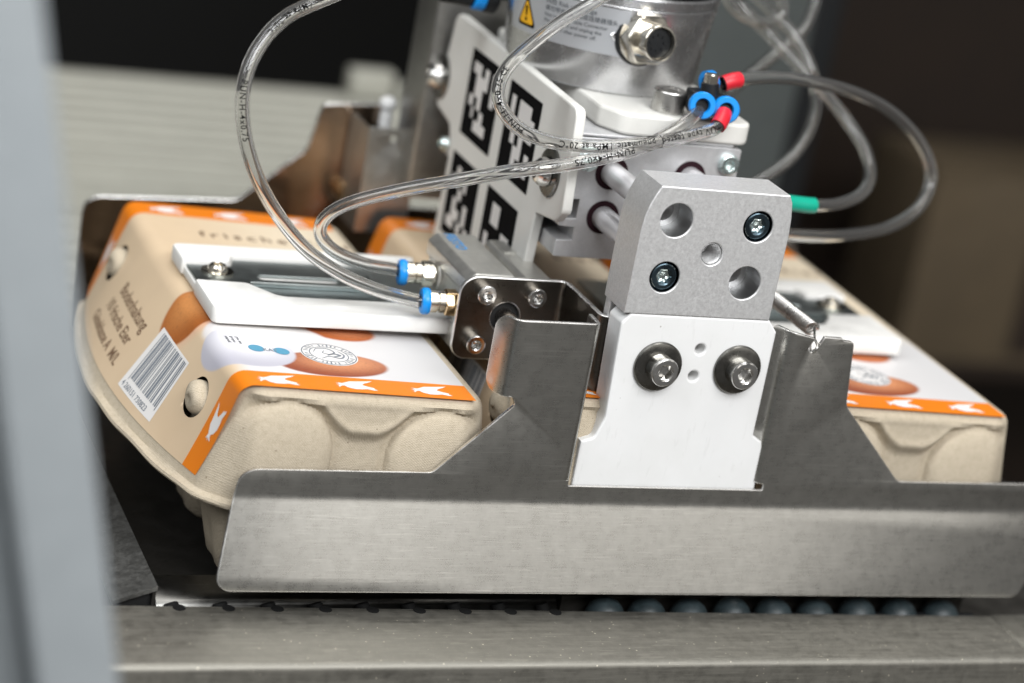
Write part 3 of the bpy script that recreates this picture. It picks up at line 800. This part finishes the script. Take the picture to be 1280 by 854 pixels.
build('step_plate', box((28, 62.6, 110.7), (92, 186, 111.7), .3), 'anodised_aluminium', SB)
# --- white adapter plate under the wrist
tp = rpoly([(39.5, 188, 3), (39.5, 74, 5), (46, 63.2, 7), (98.5, 61.5, 6), (99.5, 188, 3)], 8)
build('adapter_plate', xf(plate(tp, (), 8.2, 1.1), lambda a, b, c: (a, b, c + 116.0)), 'white_bracket', GR, 22, 'white adapter plate under the robot wrist')
build('cap_screw', join(screw_head((66.8, 73.2, 120.2), (0, 0, 1), 6.4, 8.2, 3.2, 3.2)), 'stainless_dull', GR)
# --- white marker plate with four fiducial markers, on its own plane
mp = rpoly([(190, 124.2, 5), (54, 122.6, 4), (50.2, 84.5, 3), (56, 79.2, 2), (74.2, 76.3, 1), (78.5, 34, 2), (175, 32, 2), (172.5, 66.5, 4), (177.5, 80.0, 4), (197.5, 83.0, 4), (199.6, 95.5, 5), (194, 106, 5)], 6)
MP = build('marker_plate', xf(plate(mp, (), 4.0, .7), lambda a, b, c: (24 + c, a, b)), 'white_bracket', GR, 22, 'white plate carrying four black square markers')
PAT = (["110101", "011101", "011001", "101000", "010100", "001110"], ["101110", "101111", "110111", "010100", "001101", "001001"],
       ["010100", "110100", "001000", "010010", "011010", "110101"], ["011000", "011000", "000011", "100111", "101110", "100110"])
for (y1, y0, z0, z1), pat in zip(((164.0, 130.9, 81.9, 115.0), (119.2, 86.6, 80.6, 114.2), (166.5, 134.8, 39.0, 71.2), (123.6, 91.2, 37.4, 70.2)), PAT):
    ey, ez = (y1 - y0) * .03, (z1 - z0) * .035; y0 -= ey; y1 += ey; z0 -= ez; z1 += ez
    V = [(21.93, y, z) for y, z in ((y0, z0), (y1, z0), (y1, z1), (y0, z1))]
    mk = build('square_marker', (V, [(0, 1, 2, 3)]), 'black_print', MP)
    V, F = [], []; du = (y1 - y0) / 8; dz = (z1 - z0) / 8
    for r in range(6):
        for c in range(6):
            if pat[r][c] == '1':
                k = len(V); ya = y1 - (c + 1) * du; za = z1 - (r + 1) * dz
                V += [(21.86, ya, za), (21.86, ya - du, za), (21.86, ya - du, za - dz), (21.86, ya, za - dz)]; F.append((k, k + 1, k + 2, k + 3))
    build('marker_cells', (V, F), 'white_print', mk)
for y, z in ((195.5, 95.5), (67.2, 94.6)):
    build('washer', lathe((22.0, y, z), (-1, 0, 0), [(3, 0), (9.4, 0), (9.4, .8), (8.8, 1.3), (3, 1.7)], 40), 'dark_washer', MP, 22)
    build('button_screw', screw_head((20.2, y, z), (-1, 0, 0), 5.6, 4.6, 2.4, 1.6, button=True), 'stainless', MP, 22)
build('small_screw', screw_head((21.4, 176, 72), (-1, 0, 0), 3.2, 3.0, 1.5, 1.0, button=True), 'zinc', MP)
# --- pneumatic cylinder on its bent bracket
def zpath(u):
    """unbent length -> (x, y, normal): plate, 90 degrees towards the front, 90 degrees to the right"""
    R = 3.0; q = R * pi / 2; L1 = 38.4; L2 = 30.0
    if u < L1: return -11.5 + u, 52.0, 0, -1
    u -= L1
    if u < q: a = u / R; return -11.5 + L1 + R * sin(a), 52 - R + R * cos(a), -sin(a), -cos(a)
    u -= q; x1, y1 = -11.5 + L1 + R, 52 - R
    if u < L2: return x1, y1 - u, -1, 0
    u -= L2; y2 = y1 - L2
    if u < q: a = u / R; return x1 + R - R * cos(a), y2 - R * sin(a), -cos(a), -sin(a)
    u -= q; return x1 + R + u, y2 - R, 0, -1
zb = rpoly([(0, 57.9, 7), (96, 57.9, 2), (96, 25.2, 5), (0, 25.6, 6)], 7)
zh = [circ(19.2, 42.6, 5.7, 32)]
g = plate(zb, zh, 2.0, .4, [('x', q) for q in (38.4, 39.2, 40, 40.8, 41.6, 42.4, 43.1, 73.2, 74, 74.8, 75.6, 76.4, 77.2, 77.9)])
def zmap(u, z, c):
    x, y, nx, ny = zpath(u); return (x + nx * c, y + ny * c, z)
build('cylinder_bracket', xf(g, zmap), 'bracket_steel', GR, 22, 'dark bent steel bracket holding the air cylinder', edge=('lit_cut_edge', EDGE))
for x, z in ((-2.2, 52.0), (17.6, 51.9), (-3.2, 32.6), (17.0, 32.4)):
    build('socket_screw', screw_head((x, 51, z), (0, -1, 0), 3.7, 4.2, 1.9, 1.8, 30, .45), 'stainless', GR)
cp = rpoly([(-8.6, 26, 1.5), (27, 26, 1.5), (27.5, 54.8, 1), (25.5, 56.4, .8), (16, 56.4, 1), (14.6, 54.8, .5), (14.2, 51.8), (11.6, 51.8), (11.2, 56, .8), (9.4, 58, 1), (-5.6, 58, 2), (-8.6, 55, 1.5), (-8.6, 50, 1), (-7.0, 48.4, .6), (-7.0, 37, .6), (-8.6, 35.5, .6)], 4)
CY = build('air_cylinder', xz(plate(cp, (), 47.0, .8), 76.6), 'cylinder_aluminium', GR, 22, 'grey air cylinder with blue maker name')
tg = text_geo('FESTO', 6.4)
build('maker_name', xf(tg, lambda a, b, c: (-3.4 + b * .95, 98.5 - a * 1.0, 58.12)), 'blue_print', CY)
build('type_plate', box((17, 84, 56.5), (24.5, 98, 56.9)), 'cylinder_aluminium', CY)
build('piston_rod', cyl((7.9, 60, 42.6), (7.9, 7.2, 42.6), 3.3, 28, .3), 'rod_steel', GR)
build('rod_bore_shade', lathe((7.9, 54.6, 42.6), (0, -1, 0), [(6.9, 0), (6.9, 1.62), (.1, 1.62)], 32), 'painted_hole_shade', CY)  # black disc painting the shade in the bore around the rod
for y, z in ((58.6, 44.6), (87.2, 45.4)):
    build('port_boss', cyl((-6.9, y + 1.0, z), (-8.4, y + 1.0, z), 6.2, 32, .4), 'cylinder_aluminium', CY, 40)
    d = (-1, .15, -.05)
    ft = build('air_fitting', join(lathe((-8.2, y, z), d, [(3.6, 0), (3.9, .6), (3.9, 1.2)], 28), hexnut(Vector((-8.2, y, z)) + Vector(d).normalized() * 1.3, d, 5.2, 4.2)), 'brass' if y < 70 else 'nickel_brass', GR, 22)
    build('fitting_sleeve', lathe((-8.2, y, z), d, [(3.4, 5.4), (4.1, 5.6), (4.1, 7.6), (3.5, 7.9), (3.5, 8.3), (4.2, 8.6), (4.2, 11.2)], 32), 'nickel_brass', ft)
    build('release_ring', lathe((-8.2, y, z), d, [(2.2, 11.0), (4.6, 11.2), (5.0, 11.9), (5.0, 13.4), (4.5, 14.2), (2.6, 14.4), (2.4, 12)], 36), 'blue_plastic', ft, 45)
# --- return spring hooked into the right tower
sp = []
for i in range(27 * 16 + 1):
    a = 2 * pi * i / 16; k = i / (27 * 16)
    sp.append(Vector((115.0 + 2.5 * cos(a), 15.5 + k * 46, 57.0 + 2.5 * sin(a) - k * .4)))
hook = [Vector((115.0 + 2.5, 15.5, 57.0)), Vector((114.6, 13.4, 58.4)), Vector((112.4, 9.0, 58.2)), Vector((110.2, 4, 57.4)), Vector((109.2, -.6, 56.2)), Vector((108.5, -.8, 54.2)), Vector((108.6, 1.8, 52.8)), Vector((109.8, 5, 53.4)), Vector((111.2, 8.4, 55.0))]
build('return_spring', join(tube(sp, .56, 8), tube(spline(hook, 8), .46, 8)), 'stainless_dull', GR, 60)
build('spring_post', cyl((115, 62, 50), (115, 62, 66), 2.4, 20), 'stainless_dull', GR)
build('spring_arm', box((92, 59.4, 60), (118, 64.6, 66.8), .6), 'anodised_aluminium', GR)
# --- hold-down pads on the lids, with their steel straps
def pad(x0, x1, y0, y1, z0, z1, ext, label, nx):
    h = ((y0 + y1) / 2)
    p = build('hold_down_pad', box((x0, y0, z0), (x1, y1, z1), 1.6), 'white_pad', GR, 40, label)
    return p
zt = 36.0
for sgn, lab in ((1, 'white hold-down pad on the left carton'), (-1, 'white hold-down pad on the right carton')):
    mx = (lambda x: x) if sgn == 1 else (lambda x: 88.6 - x)
    def bx(a, b, bev): 
        xa, xb = sorted((mx(a[0]), mx(b[0]))); return box((xa, a[1], a[2]), (xb, b[1], b[2]), bev)
    # the pad: lower slab, then front and rear ribs leaving a channel for the strap
    base = bx((-97.6, 70, 30.3), (5, 130, 33.4), .4)
    ol = [(-98.6, 63.5, 3), (6, 63.5, 1), (6, 78.5, 1), (-70, 79.5, 6), (-79, 92.4, 4), (-98.6, 93.6, 1)]
    rib1 = xf(plate(rpoly(ol, 5), (), 6.4, 1.0), lambda a, b, c: (mx(a), b, c + 33.2))
    ol = [(-98.6, 115, 1), (-80, 115, 3), (-78, 122.5, 2), (-4, 123.5, 2), (0, 134, 2), (-98.6, 134, 3)]
    rib2 = xf(plate(rpoly(ol, 5), (), 6.4, 1.0), lambda a, b, c: (mx(a), b, c + 33.2))
    build('hold_down_pad', join(base, rib1, rib2), 'white_pad', GR, 40, lab)
    ol = rpoly([(-96.9, 94.2), (-78.6, 93), (-69.5, 80.2, 5), (22, 79.2), (22, 122.8), (-77.4, 121.8), (-79.6, 114.4), (-96.9, 114.4)], 4)
    sl_ = rpoly([(-72, 101, 2.2), (-40, 101, 2.2), (-40, 106, 2.2), (-72, 106, 2.2)], 5)
    st = build('steel_strap', xf(plate(ol, [sl_], 1.2, .3), lambda a, b, c: (mx(a), b, c + 34.1)), 'strap_steel', GR, 22)
    build('strap_screw', join(xf(lathe((-87, 106.5, 34.6), (0, 0, 1), [(2, 0), (6.2, 0), (6.2, 1.0), (2, 1.2)], 32), lambda x, y, z: (mx(x), y, z)),
                              xf(screw_head((-87, 106.5, 35.4), (0, 0, 1), 4.0, 2.8, 1.8, 1.2, button=True), lambda x, y, z: (mx(x), y, z))), 'nickel_brass', st)
    build('strap_rim', join(bx((-78, 92.2, 34.6), (-27, 93.6, 36.6), .5), bx((-28.4, 93.0, 34.6), (-27, 107, 36.6), .5)), 'strap_steel', st)
# --- rear jaw, mirrored, and what stands in front of it
RJ = rpoly([(-111, -42, 4), (-111, 19.5, 8), (-45, 22, 6), (-17, 47, 4), (-13, 68, 4), (17, 70, 2), (17, 24, 2), (102, 24, 2), (102, 69, 3), (131, 68, 4), (137, 47, 4), (163, 22, 6), (231, 20, 7), (231, -42, 4)], 5)
build('rear_jaw', xf(xz(plate(RJ, (), 1.6, .35), 240), lambda x, y, z: (x, y, z)), 'reflection_tint_steel', GR, 22, 'steel rear jaw plate tinted as if mirroring the orange band', edge=('lit_cut_edge', EDGE))
ch = rpoly([(0, 66, 3), (76, 67, 3), (76, 20, 3), (0, 20, 3)], 4)
def chmap(u, z, c):
    if u < 25: return (.5 + c, 238 - u, z)
    if u < 51: return (.5 + (u - 25) * .86, 213 + c, z)
    return (22.9 - c, 213 + (u - 51), z)
build('rear_bracket', xf(plate(ch, [circ(38, 62, 1.6, 14)], 1.6, .3, [('x', 25), ('x', 25.01), ('x', 51), ('x', 51.01)]), chmap), 'guide_steel', GR, 25)
build('rear_knob', join(cyl((15, 236, 60), (15, 236, 68), 2.8, 20, 1), cyl((15, 236, 68), (15, 236, 74), 3.8, 20, 1.8)), 'white_plastic', GR)
build('rear_bracket_screw', join(screw_head((3.2, 238.6, 30.5), (0, -1, 0), 5.5, 6, 2.8, 2)), 'brass', GR)
build('rear_bracket_screw', join(screw_head((4.5, 236.5, 23), (0, -1, 0), 5.5, 6, 2.8, 2)), 'stainless', GR)
build('rear_finger_block', box((16.8, 200, 40), (60, 226, 178), 2), 'rear_aluminium', GR)
# ================================================================== robot wrist
WR = thing('robot_wrist', 'silver round robot wrist with warning label and round connector', 'robot arm', (60, 127, 120))
ax = Vector((60, 127, 0))
build('wrist_housing', lathe((60, 127, 120.3), (0, 0, 1), [(30, 0), (37.0, 0), (37.6, .5), (41.3, 33.6), (41.0, 34.1)], 128), 'wrist_aluminium', WR, 30)
build('wrist_ring', lathe((60, 127, 120.3), (0, 0, 1), [(40.3, 33.9), (41.6, 34.6), (42.0, 37.8), (41.5, 38.7), (30, 39)], 128), 'wrist_aluminium', WR, 30)
build('wrist_collar', lathe((60, 127, 120.3), (0, 0, 1), [(30, 38.8), (41.0, 39.6), (42, 41), (44, 90)], 128), 'black_plastic', WR, 30)
def onc(ang, z, off=.08):
    rr = 37.6 + off + (z - 120.3) * .1105
    return (60 + rr * sin(ang), 127 - rr * cos(ang), z)
a0, a1 = -1.56, -.22
lb = build('warning_label', grid(30, 6, lambda i, j: onc(a0 + (a1 - a0) * i / 29, 135.2 + j * 3.6, .06)), 'label_film', WR, 60)
def wrap_text(s, size, ang, z, name='lettering'):
    g = text_geo(s, size); return build(name, xf(g, lambda a, b, c: onc(ang + a / 40, z + b, .16)), 'grey_print', lb, 60)
wrap_text('\u98ce\u9669 Risk of damage', 2.5, -1.05, 149.6)
wrap_text('\u8bf7\u52ff\u5e26\u7535\u63d2\u62d4\u7535\u7f06\u8fde\u63a5\u5668\u63d2\u5934\uff0c', 2.25, -1.05, 146.9)
wrap_text('Not turn off, Cable Connector', 2.05, -1.05, 144.4)
wrap_text('Please cut off and unplug the', 2.05, -1.05, 142.1)
wrap_text('connector after power off.', 2.05, -1.05, 139.8)
def tri(sc, off):
    P = [(-4.6, -4.2), (4.6, -4.2), (0, 4.6)]
    P = rpoly([(a * sc, b * sc - (1 - sc) * .6, .8 * sc) for a, b in P], 4)
    g = plate(P, (), .02, 0, [('x', q) for q in (-4, -3, -2, -1, 0, 1, 2, 3, 4)])
    return xf(g, lambda a, b, c: onc(-1.29 + a / 40, 143.2 + b * 1.12, off))
ws = build('warning_sign', tri(1.25, .14), 'black_print', lb, 60)
build('sign_face', tri(.98, .22), 'yellow_print', ws, 60)
ex = join(xf(plate([(-.75, 1.9), (.75, 1.9), (.4, -1.2), (-.4, -1.2)], (), .02, 0), lambda a, b, c: onc(-1.29 + a / 40, 143.2 + b * 1.2, .30)),
          xf(plate(circ(0, -2.4, .65, 14), (), .02, 0), lambda a, b, c: onc(-1.29 + a / 40, 143.2 + b * 1.2, .30)))
build('exclamation_mark', ex, 'black_print', ws, 60)
cdn = Vector((.12, -.98, .10)).normalized(); cc = Vector((59.8, 75.4, 144.7)) - cdn * 13.6
build('connector_base', join(lathe(cc, cdn, [(9.8, -6), (13, -7), (13, -1.9), (12.4, -1.3), (2, -1.3)], 4)), 'wrist_aluminium', WR)
cn = build('connector', join(lathe(cc, cdn, [(9.6, -4), (10.2, .6), (9, .9)], 40), hexnut(cc + cdn * .9, cdn, 10.4, 5.6, 48, .7)), 'nickel_brass', WR, 30)
build('connector_shell', lathe(cc, cdn, [(6.9, 5.6), (6.9, 13.2), (6.6, 13.6), (6.1, 13.6), (5.9, 8)], 44), 'nickel_brass', cn, 30)
build('connector_insert', lathe(cc, cdn, [(5.88, 11.2), (4.6, 11.4), (.1, 11.4)], 36), 'black_plastic', cn)
x_, y_, _ = frame(cdn)
pg = []
for k in range(8):
    a = 2 * pi * k / 8; r = 3.0
    pg.append(cyl(cc + cdn * 11.0 + (x_ * cos(a) + y_ * sin(a)) * r, cc + cdn * 11.8 + (x_ * cos(a) + y_ * sin(a)) * r, .55, 10))
build('connector_pin', join(*pg), 'black_plastic', cn)
build('gasket', lathe(cc, cdn, [(10.2, -5), (11, -1.2), (10.8, .2), (9.4, .5)], 40), 'black_plastic', cn)
t = thing('elbow_fitting', 'black elbow fitting with blue ring behind the white marker plate', 'fitting', (17, 150, 136))
build('elbow_body', join(cyl((-2, 152, 140.5), (12, 150, 140), 4.6, 24, 1), cyl((16.5, 150, 139.4), (22, 149.6, 139), 5.6, 24, 1), cyl((23, 150, 140), (23, 150, 154), 5, 20, 1)), 'black_plastic', t)
build('release_ring', cyl((11.8, 150, 139.9), (16.8, 150, 139.4), 5.4, 28, .8), 'blue_plastic', t)

# ================================================================== tube splitter and hoses
TSP = thing('tube_splitter', 'black push-in tube splitter with two blue rings on the white plate', 'fitting', (77, 60, 122))
dv = Vector((-.30, -.93, .16)).normalized()
r1 = Vector((71.6, 55, 127.8)); r2 = Vector((81.5, 55, 127.0))
build('splitter_body', join(*[cyl(r + dv * -1.2, r + dv * -15, 4.7, 28, .8) for r in (r1, r2)], cyl(Vector((76.4, 60, 127.2)), Vector((76.0, 61, 135.4)), 3.4, 24, .6), box((71, 60, 123.5), (83, 70, 131), 1)), 'black_plastic', TSP, 40)
for r in (r1, r2):
    build('release_ring', lathe(r, dv, [(2.5, -2.5), (2.5, .8), (2.9, 1.5), (4.6, 1.5), (5.1, .9), (5.1, -1.6)], 36), 'blue_plastic', TSP, 45)
build('stud', cyl((76, 60.5, 134), (75.8, 60.8, 138.8), 2.7, 24, .5), 'nickel_brass', TSP, 40)
rr = Vector((80.6, 67, 134.4)); dr = Vector((.93, .25, .12)).normalized()
build('release_ring', lathe(rr, dr, [(2.3, -4), (4.4, -4), (4.4, -1), (3.8, -.4), (2.3, -.4)], 30), 'blue_plastic', TSP, 45)
CAMP = Vector((-324.2626, -718.9872, 320.6459))
def hose(label, pts, r=2.55, n=14, texts=(), sleeves=(), group='clear air hoses on the gripper'):
    path = spline(pts, n); t = thing('air_hose', label, 'air hose', tuple(pts[0]), group)
    outer = tube(path, r, 22, False); inner = tube(path, r * .66, 18, False)
    V, F = outer; n0 = len(V); V = V + inner[0]
    # inner wall turned inside out and the open ends closed by annuli made of the two end loops
    F = F + [tuple(reversed([i + n0 for i in f])) for f in inner[1]]
    b = base_of(t)
    me = bpy.data.meshes.new('hose_wall'); me.from_pydata([(Vector(v) - b) * K for v in V], [], F)
    for p in me.polygons: p.use_smooth = True
    link_mesh('hose_wall', me, 'clear_hose', t)
    S = [0.0]
    for a, c in zip(path, path[1:]): S.append(S[-1] + (c - a).length)
    fr = frames(path)
    def at(s):
        s = max(0, min(S[-1] - 1e-6, s)); k = 0
        lo, hi = 0, len(S) - 1
        while hi - lo > 1:
            mid = (lo + hi) // 2
            if S[mid] <= s: lo = mid
            else: hi = mid
        q = (s - S[lo]) / (S[lo + 1] - S[lo]); return path[lo].lerp(path[lo + 1], q), (path[lo + 1] - path[lo]).normalized()
    for s, s0, size, up in texts:
        g = text_geo(s, size, spacing=1.15)
        def mp_(a, b2, c):
            p, tg = at(s0 + a * up); tg = tg * up; v = (CAMP - p); v = (v - tg * v.dot(tg)).normalized(); nn = v.cross(tg)
            ph = (b2 - size * .33) / r; return tuple(p + (v * cos(ph) + nn * sin(ph)) * (r + .12))
        build('hose_lettering', xf(g, mp_), 'black_print', t, 60)
    for s0, s1, mat, nm in sleeves:
        pp = [at(s0 + (s1 - s0) * k / 8)[0] for k in range(9)]
        o_ = tube(pp, r + .5, 22, False); i_ = tube(pp, r + .12, 22, False); m_ = len(o_[0])
        F = o_[1] + [tuple(reversed([i + m_ for i in f])) for f in i_[1]]
        for e in (0, len(pp) - 1):
            F += [(e * 22 + i, e * 22 + (i + 1) % 22, m_ + e * 22 + (i + 1) % 22, m_ + e * 22 + i) for i in range(22)]
        build(nm, (o_[0] + i_[0], F), mat, t, 45)
    return t
hose('clear hose curving far left from the lower cylinder fitting', [(-20.0, 62.4, 42.7), (-24.5, 64.0, 42.9), (-39.8, 62.0, 46.8), (-55.1, 60.0, 52.9), (-70.7, 56.0, 62.8), (-84.8, 52.0, 77.0), (-95.4, 50.0, 92.4), (-101.6, 50.0, 108.3), (-102.7, 52.0, 122.6), (-98.3, 56.0, 134.3), (-89.3, 60.0, 144.3), (-76.3, 64.0, 150.7), (-61.4, 70.0, 155.9)],
     texts=[('PUN-H-4x0,75', 128, 3.0, -1), ('T\u00dcV type tested pneumatic 1MPa at 20\u00b0C', 205, 3.0, -1)])
hose('clear hose from the upper cylinder fitting up to the left blue ring', [(-19.6, 92.0, 44.3), (-24.5, 92.0, 44.9), (-36.7, 88.0, 47.6), (-51.1, 80.0, 54.3), (-59.9, 74.0, 62.4), (-60.8, 69.0, 70.8), (-54.1, 64.0, 78.4), (-38.9, 57.0, 86.5), (-21.5, 49.0, 94.0), (-3.5, 43.0, 100.8), (13.1, 40.0, 105.1), (31.0, 40.0, 109.7), (43.8, 42.0, 113.4), (54.4, 45.0, 117.8), (63.0, 49.0, 121.9), (71.3, 56.0, 125.4)],
     texts=[('PUN-H-4x0,75', 176, 3.4, -1)])
hose('clear printed hose looping from the red sleeve past the marker plate and up', [(81.6, 56.0, 126.5), (78.5, 51.0, 124.1), (74.8, 48.0, 121.3), (66.9, 46.0, 119.1), (56.1, 44.0, 116.8), (43.4, 42.0, 114.9), (30.7, 41.0, 113.3), (18.3, 41.0, 112.6), (5.6, 41.0, 113.7), (-4.5, 42.0, 117.1), (-11.3, 44.0, 123.2), (-12.3, 48.0, 129.9), (-7.8, 53.0, 136.5), (1.5, 58.0, 143.9), (12.4, 62.0, 151.8), (25.1, 66.0, 159.1), (36.4, 70.0, 165.8)],
     texts=[('T\u00dcV type tested  pneumatic 1MPa at 20\u00b0C', 11, 3.3, 1), ('PUN-H-4x0,75 CE', 92, 3.0, 1)], sleeves=[(2.2, 10.0, 'red_plastic', 'red_sleeve')])
hose('clear hose arcing wide on the right from the upper red sleeve', [(83.6, 66.0, 134.0), (90.0, 67.0, 135.8), (107.9, 74.0, 136.4), (127.9, 82.0, 134.6), (152.1, 92.0, 130.0), (174.8, 100.0, 122.7), (194.0, 106.0, 112.0), (206.5, 108.0, 99.6), (208.4, 106.0, 89.7), (200.9, 100.0, 80.7), (184.1, 92.0, 74.7), (160.4, 82.0, 73.6), (136.3, 70.0, 75.9), (113.6, 58.0, 79.6)], sleeves=[(0.3, 7.4, 'red_plastic', 'red_sleeve')])
hose('clear hose with green sleeve curling up behind the aluminium block', [(112.7, 60.0, 91.8), (121.5, 62.0, 91.0), (133.2, 64.0, 90.2), (148.9, 72.0, 89.6), (164.4, 84.0, 91.0), (174.6, 98.0, 95.0), (177.4, 112.0, 101.7), (173.3, 124.0, 110.0), (165.8, 134.0, 118.5), (156.7, 142.0, 126.1), (147.5, 150.0, 134.0), (137.6, 158.0, 141.9), (126.7, 165.0, 149.9)], sleeves=[(3, 19.5, 'green_plastic', 'green_sleeve')])
hose('dim clear hose hanging behind the slide body screw', [(133.9, 120.0, 80.1), (143.7, 124.0, 84.4), (155.5, 130.0, 90.9), (165.4, 138.0, 101.1), (169.6, 146.0, 113.0), (166.7, 154.0, 125.7), (159.6, 160.0, 135.9), (150.0, 166.0, 143.8), (141.1, 172.0, 150.3)])
hose('short clear hose crossing the others from the wrist', [(129.1, 150.0, 109.1), (140.9, 158.0, 114.7), (156.0, 166.0, 123.6), (171.1, 174.0, 133.3), (177.9, 180.0, 143.0), (180.9, 186.0, 153.0)])
hose('coiled clear hose at the top beside the wrist', [(118.9, 150.0, 153.4), (124.1, 150.0, 146.6), (132.9, 150.0, 142.1), (143.8, 152.0, 141.3), (149.9, 154.0, 144.8), (148.3, 156.0, 150.9), (140.9, 158.0, 154.4), (133.2, 160.0, 151.8), (132.7, 162.0, 145.1), (141.9, 164.0, 138.7), (155.6, 166.0, 136.0)], r=2.3)
